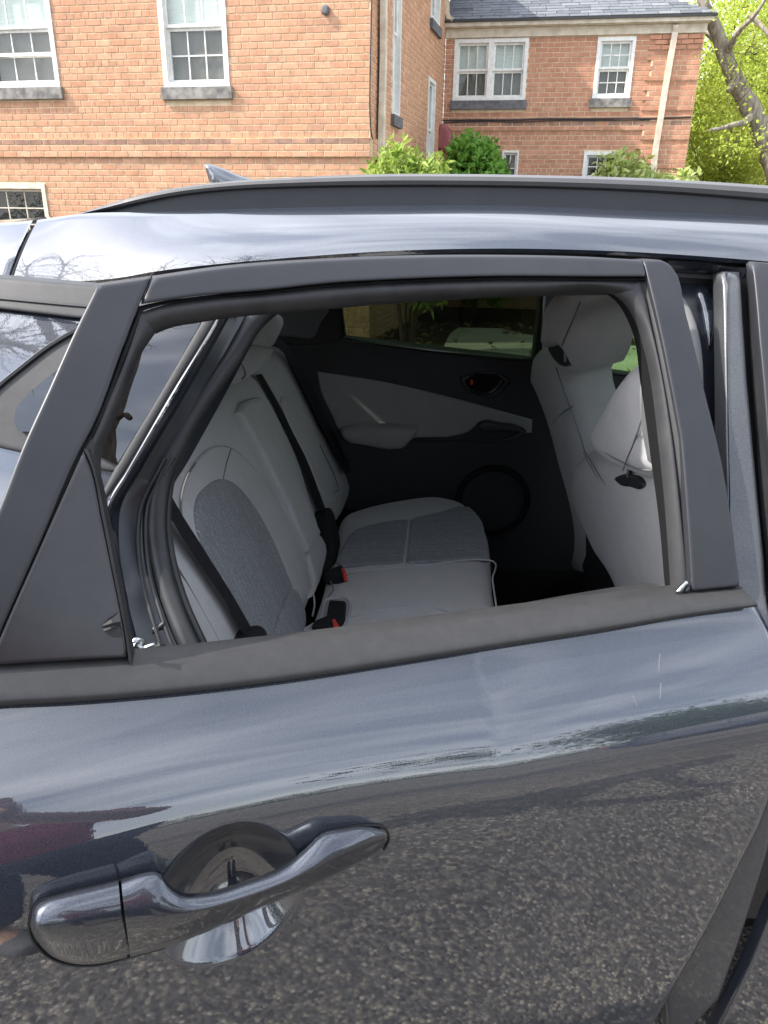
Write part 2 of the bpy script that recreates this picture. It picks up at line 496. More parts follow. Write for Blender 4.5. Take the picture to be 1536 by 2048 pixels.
def sweep(name, path, prof, mat, parent, up=(0, 0, 1), caps=True, scale=None, twist=None, **kw):
    """a closed 2D profile (side, up) carried along a path"""
    P = [Vector(tuple(p)) for p in path]
    V, F = [], []
    k = len(prof)
    for i, p in enumerate(P):
        t = (P[min(i + 1, len(P) - 1)] - P[max(i - 1, 0)]).normalized()
        u = Vector(up) if not callable(up) else up(i)
        s = t.cross(u).normalized()
        w = s.cross(t).normalized()
        sc = scale[i] if scale is not None else 1.0
        for a, b in prof:
            V.append(p + s * (a * sc) + w * (b * sc))
    F = grid_faces(len(P), k, closed=True)
    if caps:
        F.append(tuple(range(k - 1, -1, -1)))
        F.append(tuple((len(P) - 1) * k + j for j in range(k)))
    return mk(name, V, F, mat, parent, **kw)

def circ(r, k=10, ry=None):
    return [(r * math.cos(2 * math.pi * i / k), (ry or r) * math.sin(2 * math.pi * i / k)) for i in range(k)]

def seg_dist(Q, poly):
    Q = np.asarray(Q, float); A = np.asarray(poly, float); B = np.roll(A, -1, 0)
    d = np.full(len(Q), 1e9)
    for a, b in zip(A, B):
        ab = b - a
        L = ab.dot(ab)
        if L < 1e-16:
            continue
        t = np.clip(((Q - a) @ ab) / L, 0, 1)
        d = np.minimum(d, np.linalg.norm(Q - (a + t[:, None] * ab), axis=1))
    return d

def inside(Q, poly):
    Q = np.asarray(Q, float); A = np.asarray(poly, float); B = np.roll(A, -1, 0)
    c = np.zeros(len(Q), bool)
    for (x1, y1), (x2, y2) in zip(A, B):
        if y1 == y2:
            continue
        m = ((y1 > Q[:, 1]) != (y2 > Q[:, 1])) & (Q[:, 0] < (x2 - x1) * (Q[:, 1] - y1) / (y2 - y1) + x1)
        c ^= m
    return c

def patch2d(outline, g, rings=()):
    """triangulated interior of a 2D outline with a point grid of spacing g and offset rings"""
    P = np.asarray([tuple(p) for p in outline], float)
    keep = [0]
    for i in range(1, len(P)):
        if np.linalg.norm(P[i] - P[keep[-1]]) > 1e-5:
            keep.append(i)
    if np.linalg.norm(P[keep[-1]] - P[keep[0]]) < 1e-5:
        keep.pop()
    P = P[keep]
    # subdivide long edges
    Q = []
    for a, b in zip(P, np.roll(P, -1, 0)):
        k = max(1, int(np.linalg.norm(b - a) / (g * 0.6)))
        for i in range(k):
            Q.append(a + (b - a) * i / k)
    P = np.asarray(Q)
    area = 0.5 * np.sum(P[:, 0] * np.roll(P[:, 1], -1) - np.roll(P[:, 0], -1) * P[:, 1])
    if area < 0:
        P = P[::-1]
    pts = []
    tang = np.roll(P, -1, 0) - np.roll(P, 1, 0)
    tang /= np.maximum(np.linalg.norm(tang, axis=1, keepdims=True), 1e-9)
    inn = np.stack([-tang[:, 1], tang[:, 0]], 1)
    for r in rings:
        R = P + inn * r
        ok = inside(R, P) & (seg_dist(R, P) > r * 0.93)
        pts.append(R[ok])
    lo, hi = P.min(0), P.max(0)
    gx, gy = np.meshgrid(np.arange(lo[0] + g * 0.5, hi[0], g), np.arange(lo[1] + g * 0.5, hi[1], g))
    gy = gy.copy(); gx = gx.copy()
    gx[::2] += g * 0.25; gx[1::2] -= g * 0.25
    G = np.stack([gx.ravel(), gy.ravel()], 1)
    if len(G):
        G = G[inside(G, P)]
    if len(G):
        mind = (max(rings) if rings else 0) + g * 0.45
        G = G[seg_dist(G, P) > mind]
        pts.append(G)
    allp = np.concatenate([P] + pts) if pts else P
    n = len(P)
    edges = [(i, (i + 1) % n) for i in range(n)]
    v, e, f, ov, oe, of = delaunay_2d_cdt([Vector(p) for p in allp], edges, [], 1, 1e-6)
    V = np.asarray([tuple(p) for p in v], float)
    # boundary loop from the triangulation itself
    cnt = {}
    F = []
    for t in f:
        t = list(t)
        ar = sum(V[t[i]][0] * V[t[(i + 1) % len(t)]][1] - V[t[(i + 1) % len(t)]][0] * V[t[i]][1] for i in range(len(t)))
        if ar < 0:
            t = t[::-1]
        F.append(tuple(t))
        for i in range(len(t)):
            a, b = t[i], t[(i + 1) % len(t)]
            cnt[(a, b)] = cnt.get((a, b), 0) + 1
    bnd = [e for e in cnt if (e[1], e[0]) not in cnt]
    return V, F, bnd, P

def pillow(name, outline, mapf, top, bot, r, mat, parent, g=0.012, crown=0.0, crown_r=0.08, flip=False, back=True, extra=None, sharp=78.0, **kw):
    """a solid slab with rounded rim over a 2D outline; mapf(u, v, h) -> world; h grows towards the viewer"""
    r = max(r, 1e-4)
    rings = [r * 0.12, r * 0.4, r, r * 1.6] if r > 0.0025 else ([r] if r > 0.0008 else [])
    V, F, bnd, P = patch2d(outline, g, rings)
    d = seg_dist(V, P)
    t = np.clip(d / r, 0, 1)
    h = top - r * (1 - np.sqrt(np.clip(1 - (1 - t) ** 2, 0, 1)))
    if crown:
        h = h + crown * np.sin(np.clip(d / crown_r, 0, 1) * math.pi / 2)
    if extra is not None:
        h = h + np.asarray([extra(u, v) for u, v in V]) * np.clip(d / max(r, 1e-4), 0, 1)
    h = np.maximum(h, bot + 1e-4)
    W = [mapf(u, v, hh) for (u, v), hh in zip(V, h)]
    FF = [f[::-1] if flip else f for f in F]
    if back:
        k = len(W)
        W += [mapf(u, v, bot) for u, v in V]
        FF += [tuple(i + k for i in (f if flip else f[::-1])) for f in F]
        for a, b in bnd:
            FF.append((a, b, b + k, a + k) if flip else (b, a, a + k, b + k))
    return mk(name, W, FF, mat, parent, sharp=sharp, **kw)

def box_vf(c, ex, ey, ez):
    c, ex, ey, ez = Vector(c), Vector(ex), Vector(ey), Vector(ez)
    v = [c + ex * a + ey * b + ez * d for d in (-1, 1) for b in (-1, 1) for a in (-1, 1)]
    f = [(0, 2, 3, 1), (4, 5, 7, 6), (0, 1, 5, 4), (2, 6, 7, 3), (0, 4, 6, 2), (1, 3, 7, 5)]
    return v, f

class Acc:
    """gathers pieces of one mesh"""
    def __init__(self):
        self.v, self.f = [], []
    def add(self, v, f):
        k = len(self.v)
        self.v += list(v)
        self.f += [tuple(i + k for i in q) for q in f]
    def box(self, c, ex, ey, ez):
        self.add(*box_vf(c, ex, ey, ez))
    def build(self, name, mat, parent, **kw):
        return mk(name, self.v, self.f, mat, parent, **kw)
# ------------------------------------------------------------------ the car: side surface and door frame of reference
YB, XH, THETA = 0.93, 0.53, rad(16.0)
_zt = np.linspace(0.15, 1.62, 736)
_tz = [0.15, 0.30, 0.42, 0.52, 0.62, 0.72, 0.79, 0.825, 0.848, 0.864, 0.878, 0.892, 0.910, 0.935, 0.965, 0.99, 1.01, 1.1, 1.2, 1.3, 1.4, 1.45, 1.48, 1.51, 1.54, 1.57, 1.62]
_ta = [-6, -3, -1.5, 0, 1, 1.5, 3, 5.5, 9, 14.5, 20.5, 27, 34, 40, 43, 44, 23, 24, 26, 29, 33, 37, 45, 60, 74, 80, 82]
_ang = np.interp(_zt, _tz, _ta)
_k = np.exp(-0.5 * (np.arange(-12, 13) / 4.0) ** 2); _k /= _k.sum()
_ang = np.convolve(np.pad(_ang, 12, 'edge'), _k, 'valid')
_dd = np.tan(np.radians(_ang))
_cum = np.r_[0, np.cumsum(0.5 * (_dd[1:] + _dd[:-1]) * np.diff(_zt))]
_D = -(_cum - np.interp(1.0, _zt, _cum))
def D(z):
    return float(np.interp(z, _zt, _D))
def rise(x):
    """the shoulder line climbs towards the rear"""
    return 0.10 * max(0.0, 0.10 - x)

def flare(x, z):
    """the rear door swells outwards towards the wheel arch"""
    return 0.22 * max(0.0, 0.10 - x) ** 2

CT, ST = math.cos(THETA), math.sin(THETA)

class Surf:
    """body side (door=False) or the swung-open rear door (door=True); uv from a photo pixel, map back to the world"""
    def __init__(self, door):
        self.door = door
    def _close(self, p):
        if not self.door:
            return p
        x, y = p.x - XH, p.y - YB
        return Vector((XH + x * CT + y * ST, YB - x * ST + y * CT, p.z))
    def uv(self, px, py, n=0.0):
        d = ray(px, py)
        f = lambda t: (lambda q: q.y - (YB - D(q.z - (rise(q.x) if self.door else 0.0)) - n - (flare(q.x, q.z) if self.door else 0.0)))(self._close(EYE + d * t))
        lo, t = 0.1, 0.1
        while f(t) < 0 and t < 6:
            lo, t = t, t + 0.02
        hi = t
        for _ in range(30):
            mid = 0.5 * (lo + hi)
            if f(mid) < 0:
                lo = mid
            else:
                hi = mid
        q = self._close(EYE + d * hi)
        return (q.x, q.z)
    def map(self, x, z, h):
        p = Vector((x, YB - D(z - (rise(x) if self.door else 0.0)) - h, z))
        if not self.door:
            return p
        a, b = p.x - XH, p.y - YB - flare(x, z)
        return Vector((XH + a * CT - b * ST, YB + a * ST + b * CT, p.z))
    def P(self, px, py, n=0.0):
        return self.map(*self.uv(px, py, n), n)

class Pl:
    def __init__(self, p0, nrm, up=(0, 0, 1), umax=None):
        self.umax = umax
        self.p = Vector(p0); self.n = Vector(nrm).normalized(); u = Vector(up)
        self.e2 = (u - self.n * self.n.dot(u)).normalized()
        self.e1 = self.e2.cross(self.n)
    def uv(self, px, py, n=0.0):
        q = at_plane(px, py, self.p + self.n * n, self.n) - self.p
        u = q.dot(self.e1)
        if self.umax is not None and u > self.umax:
            u = self.umax
        return (u, q.dot(self.e2))
    def map(self, u, v, h):
        return self.p + self.e1 * u + self.e2 * v + self.n * h
    def P(self, px, py, n=0.0):
        return self.map(*self.uv(px, py, n), n)

DOOR, BODY = Surf(True), Surf(False)

def pp(name, S, pts, top, bot, r, mat, parent, smooth=0, on=None, **kw):
    """pillow whose outline is given where the photograph shows it, on surface S"""
    n = top if on is None else on
    uv = [S.uv(p[0], p[1], p[2] if len(p) > 2 else n) for p in pts]
    if smooth:
        uv = cr(uv, smooth, closed=True)
    return pillow(name, uv, S.map, top, bot, r, mat, parent, **kw)

def line_on(name, S, pts, n, r, mat, parent, k=6, sub=8, **kw):
    """a seam or bead lying on a surface"""
    p = cr([S.P(x, y, n) for x, y in pts], sub)
    return sweep(name, p, circ(r, k), mat, parent, up=(0.3, -0.8, 0.5), **kw)

def strip(name, S, edgeA, edgeB, hs, mat, parent, n=60, on=0.0, **kw):
    """a band between two pixel polylines, hs = heights across it from A to B"""
    A = resample(cr([S.uv(x, y, hs[0]) for x, y in edgeA], 10), n)
    B = resample(cr([S.uv(x, y, hs[-1]) for x, y in edgeB], 10), n)
    V = []
    for i, h in enumerate(hs):
        t = i / (len(hs) - 1)
        for a, b in zip(A, B):
            q = a + (b - a) * t
            V.append(S.map(q[0], q[1], h))
    return mk(name, V, grid_faces(len(hs), n), mat, parent, **kw)

def arch(h0, h1, top, k=9):
    """cross-section of a rounded bead"""
    return [h0 + (h1 - h0) * i / (k - 1) + top * math.sin(math.pi * i / (k - 1)) ** 0.6 for i in range(k)]

car = Thing('car', (0.2, 1.75, 0.0), 'dark blue-grey hatchback with its rear door ajar and grey cloth seats inside', 'car')

# ---- roof, rail, fin
XS = 34
topA = [(-260, 462), (-120, 452), (0, 446), (65, 441), (160, 428), (300, 424), (500, 418), (770, 412), (1000, 411), (1250, 420), (1536, 434), (1750, 449), (2050, 480)]
botC = [(-260, 600), (-120, 575), (12, 553), (65, 557), (110, 562), (200, 560), (330, 540), (560, 517), (830, 500), (1000, 497), (1200, 501), (1536, 523), (1750, 545), (2050, 590)]
def yA(px): return 1.30 + 0.02 * max(0, (200 - px) / 300)
def yC(px): return 1.185 + 0.03 * max(0, (400 - px) / 400)
rA = resample(cr([at_y(x, y, yA(x)) for x, y in topA], 8), XS * 3)
rC = resample(cr([at_y(x, y, yC(x)) for x, y in botC], 8), XS * 3)
# both edges compared at the same x
xs = np.linspace(max(rA[0][0], rC[0][0]), min(rA[-1][0], rC[-1][0]), 120)
def at_x(R): return np.stack([xs, np.interp(xs, R[:, 0], R[:, 1]), np.interp(xs, R[:, 0], R[:, 2])], 1)
rA, rC = at_x(rA), at_x(rC)
YMID = 1.78
rows = []
for t in np.linspace(0, 1, 14):                # bulged roof side between the door opening and the rail
    ctrl = rC + np.array([0, 0.034, 0.040])
    rows.append((1 - t) ** 2 * rC + 2 * t * (1 - t) * ctrl + t ** 2 * rA)
seam_x = float(at_y(40, 500, 1.25).x)
for t in np.linspace(0.08, 1, 12):             # roof skin over to the middle and down the far side
    q = rA.copy(); q[:, 1] += (YMID - rA[:, 1]) * t; q[:, 2] += 0.013 * math.sin(t * math.pi / 2)
    rows.append(q)
half = len(rows)
for i in range(half - 2, -1, -1):
    q = rows[i].copy(); q[:, 1] = 2 * YMID - q[:, 1]
    rows.append(q)
def cut_rows(mask):
    R = [r[mask] for r in rows]
    n = R[0].shape[0]
    return np.concatenate(R), grid_faces(len(R), n)
gap = 0.004
v, f = cut_rows(xs > seam_x - 0.012)
# the shut line leans: shear the roof's rear edge along it
roof = mk('roof', v, f, 'paint', car, sharp=60)
low = [np.asarray(r) for r in rows]
pA, pC = at_y(66, 441, 1.30), at_y(14, 552, 1.20)
def shut(y, z):                                 # x of the tailgate shut line at height z
    return float(pC.x + (pA.x - pC.x) * np.clip((z - pC.z) / max(pA.z - pC.z, 1e-3), -0.2, 1.3))
def trim_to_line(ob, ncol, side):
    for n_, vert in enumerate(ob.data.vertices):
        r = rows[n_ // ncol]
        w = vert.co + car.b
        s = shut(w.y, w.z) + side * 0.004
        if (w.x - s) * side < 0:
            w = Vector((s, np.interp(s, xs, r[:, 1]), np.interp(s, xs, r[:, 2])))
            w.x = shut(w.y, w.z) + side * 0.004
            vert.co = w - car.b
trim_to_line(roof, int((xs > seam_x - 0.012).sum()), 1)
v, f = cut_rows(xs < seam_x + 0.10)
tail = mk('tailgate', v, f, 'paint', car, sharp=60, label='painted tailgate corner behind the roof shut line')
trim_to_line(tail, int((xs < seam_x + 0.10).sum()), -1)
# black groove under the shut line
g0 = [Vector((shut(r[0][1], np.interp(shut(0, r[0][2]), xs, r[:, 2])), np.interp(seam_x, xs, r[:, 1]) + 0.006, np.interp(seam_x, xs, r[:, 2]) - (0.006 if k_ < 12 else 0.020))) for k_, r in enumerate(rows[:half])]
sweep('shut_line', g0, circ(0.007, 6), 'seal', roof, up=(1, 0, 0))
# headliner
v = []
for r in rows[2:-2:3]:
    q = r.copy(); q[:, 2] -= 0.045
    q[:, 1] = YMID + (q[:, 1] - YMID) * 0.97
    v.append(q)
mk('headliner', np.concatenate(v), grid_faces(len(v), len(xs), flip=True), 'liner', roof)
# drip edge below the roof side: paint lip then dark channel above the doors
lip1 = rC.copy(); lip1[:, 1] += 0.004; lip1[:, 2] -= 0.006
lip2 = rC.copy(); lip2[:, 1] += 0.030; lip2[:, 2] -= 0.004
lip3 = rC.copy(); lip3[:, 1] += 0.040; lip3[:, 2] -= 0.050
m = xs > seam_x + 0.02
mk('roof_lip', np.concatenate([rC[m], lip1[m], lip2[m]]), grid_faces(3, m.sum(), flip=True), 'paint', roof)
mk('door_channel', np.concatenate([lip2[m], lip3[m]]), grid_faces(2, m.sum(), flip=True), 'seal', roof)
# roof rail
railtop = [(150, 430), (200, 412), (260, 394), (330, 378), (430, 365), (600, 354), (770, 348), (900, 348), (1100, 351), (1300, 357), (1536, 371), (1800, 392)]
railbot = [(151, 431), (215, 421), (290, 405), (360, 392), (440, 383), (600, 376), (770, 374), (900, 374), (1100, 377), (1300, 385), (1536, 403), (1800, 428)]
rt = resample(cr([at_y(x, y, 1.325) for x, y in railtop], 8), 90)
rb = resample(cr([at_y(x, y, 1.318) for x, y in railbot], 8), 90)
V = []
K = 12
for a, b in zip(rt, rb):
    c, hgt = 0.5 * (a + b), 0.5 * abs(a[2] - b[2]) + 0.0008
    for k in range(K):
        th = 2 * math.pi * k / K
        V.append((c[0], c[1] + 0.018 + 0.020 * math.cos(th), c[2] + hgt * math.copysign(abs(math.sin(th)) ** 0.8, math.sin(th))))
F = grid_faces(90, K, closed=True, flip=True) + [tuple(range(K)), tuple(89 * K + k for k in range(K - 1, -1, -1))]
rail = mk('roof_rail', V, F, 'rail', car)
webA = resample(cr([at_y(x, y, 1.331) for x, y in railbot], 8), 90)
webB = resample(cr([at_y(x, y + 1, 1.327) for x, y in [(151, 431), (300, 425), (500, 419), (770, 413), (1000, 412), (1250, 421), (1536, 435), (1800, 458)]], 8), 90)
webB[:, 2] -= 0.004
mk('rail_web', np.concatenate([webA, webB]), grid_faces(2, 90, flip=True), 'satin', rail)
q = np.concatenate([rt, rb]); q[:, 1] = 2 * YMID - q[:, 1] 
V2 = [(a, 2 * YMID - b, c) for a, b, c in V]
mk('roof_rail', V2, [f[::-1] for f in F], 'rail', car)
# shark fin aerial, on the roof's centre line
FIN = Pl((0, YMID, 1.5), (0, -1, 0))
pp('aerial_fin', FIN, [(409, 329), (416, 328), (430, 331), (450, 338), (475, 349), (505, 359), (540, 385), (420, 385), (418, 362), (412, 340)], 0.022, -0.022, 0.020, 'paint', car, smooth=4, on=0.0, g=0.006)

# ---- rear quarter: pillar trim, quarter panel, fixed glass
ctr = pp('pillar_trim', BODY, [(-120, 545), (12, 556), (60, 560), (195, 572), (290, 560), (240, 640), (152, 637), (0, 619), (-120, 610)], 0.010, -0.03, 0.004, 'plastic', car, g=0.02)
line_on('trim_crease', BODY, [(-100, 588), (0, 597), (173, 613), (240, 618)], 0.009, 0.0035, 'satin', ctr)
quarter = pp('quarter_panel', BODY, [(-420, 560), (0, 618), (152, 636), (300, 640), (330, 700), (240, 985), (215, 1020), (222, 1080), (240, 1180), (262, 1310), (300, 1440), (300, 1700), (-500, 1800)], 0.0, -0.02, 0.003, 'paint', car, g=0.022)
pp('quarter_window_trim', BODY, [(152, 661), (97, 694), (40, 738), (0, 771), (-40, 812), (-70, 850), (-60, 878), (-20, 893), (43, 908), (120, 925), (215, 945), (250, 948), (300, 860), (432, 645), (440, 600), (330, 590), (220, 625)], 0.007, -0.015, 0.006, 'plastic', quarter, smooth=5, g=0.016)
line_on('quarter_window_bead', BODY, [(230, 620), (152, 661), (97, 694), (40, 738), (0, 771), (-40, 812)], 0.008, 0.004, 'seal', quarter)
pp('quarter_glass', BODY, [(27, 843), (32, 815), (60, 783), (110, 743), (180, 690), (300, 612), (400, 590), (400, 648), (320, 790), (233, 930), (215, 922), (150, 885), (67, 864), (37, 863)], 0.0145, 0.008, 0.0006, 'darkglass', quarter, g=0.03, sharp=12)
strip('quarter_glass_seal', BODY, [(420, 615), (401, 646), (320, 785), (234, 930), (205, 985)], [(447, 615), (428, 646), (340, 790), (252, 940), (212, 1000)], arch(0.012, 0.012, 0.003), 'black', quarter, on=0.012)

# ---- door opening: flange, painted jamb, weather seal, striker
strip('opening_flange', BODY, [(445, 615), (428, 646), (340, 790), (250, 945), (216, 1005), (213, 1040)], [(466, 612), (447, 644), (360, 795), (268, 950), (226, 1025), (216, 1045)], [0.012, 0.014, 0.012, 0.004, -0.006], 'paint', quarter, on=0.005)
jl = [(466, 612), (447, 644), (360, 795), (268, 950), (226, 1025), (222, 1080), (234, 1180), (258, 1290), (300, 1420), (360, 1560)]
jm = [(485, 600), (470, 645), (390, 800), (310, 935), (276, 1010), (268, 1060), (272, 1140), (300, 1260), (340, 1380), (420, 1560)]
jr = [(520, 610), (500, 645), (420, 795), (345, 930), (306, 1000), (302, 1060), (308, 1130), (336, 1230), (375, 1330), (460, 1520)]
J0 = resample(cr([BODY.P(x, y, -0.006) for x, y in jl], 8), 70)
J1 = resample(cr([BODY.P(x, y, -0.040) for x, y in jm], 8), 70)
J2 = resample(cr([BODY.P(x, y, -0.052) for x, y in jr], 8), 70)
JJ = [J0, J0 * 0.85 + J1 * 0.15 + np.array([0, 0.018, 0]), J1, J1 * 0.55 + J2 * 0.45 - np.array([0, 0.004, 0]), J2, J2 + np.array([0.01, 0.05, -0.01])]
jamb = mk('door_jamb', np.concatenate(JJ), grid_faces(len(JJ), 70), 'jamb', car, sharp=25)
for off, a in ((0.0, 0.35), (0.0, 0.8)):
    q = J1 * (1 - a) + J2 * a - np.array([0, 0.006, 0])
    sweep('jamb_bead', [Vector(p) for p in q[24:66]], circ(0.0035, 6), 'seal', jamb, up=(0, -1, 0))
sealpath = [(900, 548), (740, 562), (620, 582), (560, 600), (512, 637), (455, 725), (398, 808), (352, 890), (322, 960), (312, 1040), (321, 1125), (343, 1205), (384, 1300), (430, 1390), (500, 1500)]
sp = resample(cr([BODY.P(x, y, -0.055) for x, y in sealpath], 8), 90)
sweep('weather_seal', [Vector(p) for p in sp], circ(0.0165, 12, 0.0135), 'seal', car, up=(0, -1, 0.3))
sweep('seal_lip', [Vector(p) + Vector((0.014, 0.012, 0.004)) for p in sp], circ(0.006, 8), 'rubber', car, up=(0, -1, 0.3))
STR = Pl(BODY.P(295, 1295, -0.03), (0.75, -0.62, 0.2))
st = pp('striker_plate', STR, [(266, 1320), (266, 1284), (272, 1276), (282, 1274), (290, 1279), (297, 1291), (312, 1297), (318, 1325)], 0.003, -0.002, 0.0015, 'steel', jamb, smooth=3, g=0.004)
q = STR.P(275, 1293, 0.003)
sweep('screw', [q, q + STR.n * 0.004], circ(0.008, 14), 'steel', st, up=(0, 0, 1))
sweep('striker_loop', cr([STR.P(288, 1303, 0.001), STR.P(292, 1297, 0.014), STR.P(308, 1291, 0.018), STR.P(322, 1292, 0.014), STR.P(328, 1300, 0.001)], 6), circ(0.0045, 8), 'steel', st, up=(0, 0, 1))
brk = pp('jamb_bracket', Pl(BODY.P(318, 1260, -0.045), (0.5, -0.85, 0.1)), [(306, 1258), (316, 1254), (330, 1243), (336, 1258), (322, 1262), (306, 1270)], 0.004, -0.004, 0.002, 'seal', jamb, g=0.006)

# ---- centre pillar, front door edge
PIL = Surf(False)
pp('centre_pillar', BODY, [(1446, 552), (1453, 545), (1482, 545), (1488, 640), (1496, 760), (1507, 880), (1518, 1000), (1530, 1120), (1552, 1280), (1570, 1450), (1540, 1700), (1440, 2000), (1340, 2100), (1320, 1900), (1400, 1500), (1440, 1260), (1452, 1000), (1451, 880), (1449, 700)], -0.012, -0.05, 0.006, 'pillar', car, g=0.02, on=-0.012)
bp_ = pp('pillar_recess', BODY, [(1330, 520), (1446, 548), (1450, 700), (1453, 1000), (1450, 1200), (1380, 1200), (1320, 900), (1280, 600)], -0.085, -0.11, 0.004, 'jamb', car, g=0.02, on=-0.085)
pp('pillar_back', BODY, [(1470, 520), (1640, 520), (1680, 1260), (1470, 1260)], -0.055, -0.08, 0.004, 'seal', bp_, g=0.03, on=-0.055)
strip('pillar_flange', BODY, [(1443, 545), (1444, 700), (1446, 880), (1449, 1010), (1440, 1200)], [(1453, 545), (1453, 700), (1456, 880), (1458, 1010), (1452, 1200)], arch(-0.03, -0.012, 0.010), 'paint', bp_, on=-0.012)
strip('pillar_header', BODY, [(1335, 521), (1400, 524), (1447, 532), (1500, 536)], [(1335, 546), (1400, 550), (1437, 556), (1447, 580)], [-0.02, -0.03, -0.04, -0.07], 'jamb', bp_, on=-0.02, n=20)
pp('pillar_inner_trim', BODY, [(1340, 570), (1362, 585), (1384, 615), (1398, 650), (1408, 700), (1412, 760), (1411, 830), (1404, 940), (1340, 960), (1300, 700)], -0.075, -0.10, 0.012, 'insert', bp_, smooth=4, on=-0.075, g=0.014)
pp('pillar_buckle_cover', BODY, [(1395, 578), (1415, 572), (1428, 590), (1432, 640), (1420, 700), (1412, 650), (1404, 610)], -0.078, -0.10, 0.006, 'paint', bp_, smooth=3, on=-0.078, g=0.01)  # glossy body-paint patch shaped like the bright reflection on the jamb
strip('pillar_seal', BODY, [(1492, 545), (1500, 700), (1512, 880), (1526, 1060), (1545, 1200), (1572, 1400)], [(1508, 530), (1522, 700), (1540, 880), (1560, 1060), (1585, 1220), (1600, 1400)], arch(-0.03, -0.006, 0.006), 'seal', car, on=-0.01)
fd = pp('front_door', BODY, [(1548, 1200), (1580, 1210), (1640, 1230), (1900, 1270), (2600, 1330), (2600, 2600), (1150, 2700), (1290, 2350), (1440, 2048), (1500, 1930), (1536, 1842), (1580, 1740), (1618, 1600), (1625, 1450), (1600, 1330), (1565, 1240)], 0.0, -0.025, 0.005, 'paint', car, g=0.03)
pp('front_window_frame', BODY, [(1504, 530), (1510, 524), (1560, 528), (1900, 556), (1900, 600), (1600, 575), (1640, 800), (1690, 1220), (1560, 1200), (1548, 1000), (1534, 870), (1518, 680)], 0.003, -0.02, 0.003, 'satin', fd, on=0.0, g=0.02)
pp('front_glass', BODY, [(1590, 570), (1900, 596), (2500, 680), (2600, 1330), (1690, 1225)], -0.012, -0.016, 0.0008, 'glass', fd, on=-0.01, g=0.08)
pp('front_belt_molding', BODY, [(1560, 1196), (1690, 1212), (2000, 1255), (2600, 1330), (2600, 1370), (2000, 1290), (1690, 1248), (1560, 1225)], 0.008, -0.01, 0.008, 'molding', fd, on=0.004, g=0.03)

# ---- the rear door, swung open: painted panel with handle recess
edge_px = [(1512, 1206), (1530, 1236), (1560, 1290), (1585, 1400), (1575, 1510), (1536, 1640), (1490, 1730), (1440, 1830), (1350, 1990), (1290, 2090), (1150, 2350)]
edge_uv = np.asarray(cr([DOOR.uv(x, y, 0.0) for x, y in edge_px], 8))
o = np.argsort(edge_uv[:, 1])
def u_front(z): return float(np.interp(z, edge_uv[o, 1], edge_uv[o, 0]))
top_px = [(-420, 1448), (-200, 1428), (0, 1406), (150, 1397), (300, 1386), (450, 1371), (600, 1351), (750, 1328), (900, 1304), (1050, 1280), (1200, 1257), (1350, 1232), (1512, 1208)]
top_uv = np.asarray(cr([DOOR.uv(x, y, 0.0) for x, y in top_px], 8))
def z_top(u): return float(np.interp(u, top_uv[:, 0], top_uv[:, 1]))
hc = np.asarray(DOOR.uv(470, 1787)); h1 = np.asarray(DOOR.uv(318, 1762)); h2 = np.asarray(DOOR.uv(622, 1690))
hv = np.asarray(DOOR.uv(500, 1640)); hw = np.asarray(DOOR.uv(415, 1934))
hax = (h2 - h1); ha = np.linalg.norm(hax) / 2; hax /= np.linalg.norm(hax)
hay = np.array([-hax[1], hax[0]]); hb = 0.5 * abs((hv - hw) @ hay)
hc = 0.5 * (hv + hw)
def dent(u, z):
    q = np.array([u, z]) - hc
    r2 = (q @ hax / ha) ** 2 + (q @ hay / hb) ** 2
    if r2 >= 1.0:
        return 0.0
    return -0.056 * (1 - r2) ** 1.1
def graded(lo, hi, a, b, fine, coarse):
    out, x = [lo], lo
    while x < hi:
        x += fine if a < x < b else coarse
        out.append(min(x, hi))
    return np.asarray(out)
z_lo = 0.24
UR = -0.62
ucols = graded(UR, 1.0, 0, 0, 1, 0.008)
zt0 = 0.985
us = graded(UR, u_front(0.8), hc[0] - ha - 0.012, hc[0] + ha + 0.012, 0.0024, 0.008)
ss = (us - us[0]) / (us[-1] - us[0])
zs = graded(z_lo, zt0, hc[1] - hb - 0.012, hc[1] + hb + 0.012, 0.0024, 0.0055)[::-1]
ts = (zs[0] - zs) / (zs[0] - zs[-1])
V = []
for i, t in enumerate(ts):
    z_nom = zs[i]
    uf = u_front(z_nom)
    for s, u0 in zip(ss, us):
        # columns stay put near the handle, spread towards the front edge
        u = u0 if u0 < 0.2 else 0.2 + (u0 - 0.2) * (uf - 0.2) / (us[-1] - 0.2)
        zt = z_top(u)
        z = zt + (z_lo - zt) * t if z_nom > 0.9 else z_nom + (zt - zt0) * max(0.0, (z_nom - 0.86)) / (zt0 - 0.86)
        z = z_nom + (zt - zt0) * np.clip((z_nom - 0.88) / (zt0 - 0.88), 0, 1)
        # rolled front edge
        e = uf - u
        h = -0.012 * (1 - min(1.0, e / 0.014)) ** 2 if e < 0.014 else 0.0
        V.append(DOOR.map(u, z, h + dent(u, z)))
nc, nr = len(ss), len(ts)
Vp = np.asarray([tuple(p) for p in V])
door = mk('rear_door', Vp, grid_faces(nr, nc, flip=True), 'paint', car, sharp=50, label='rear door standing ajar, its window wound down')
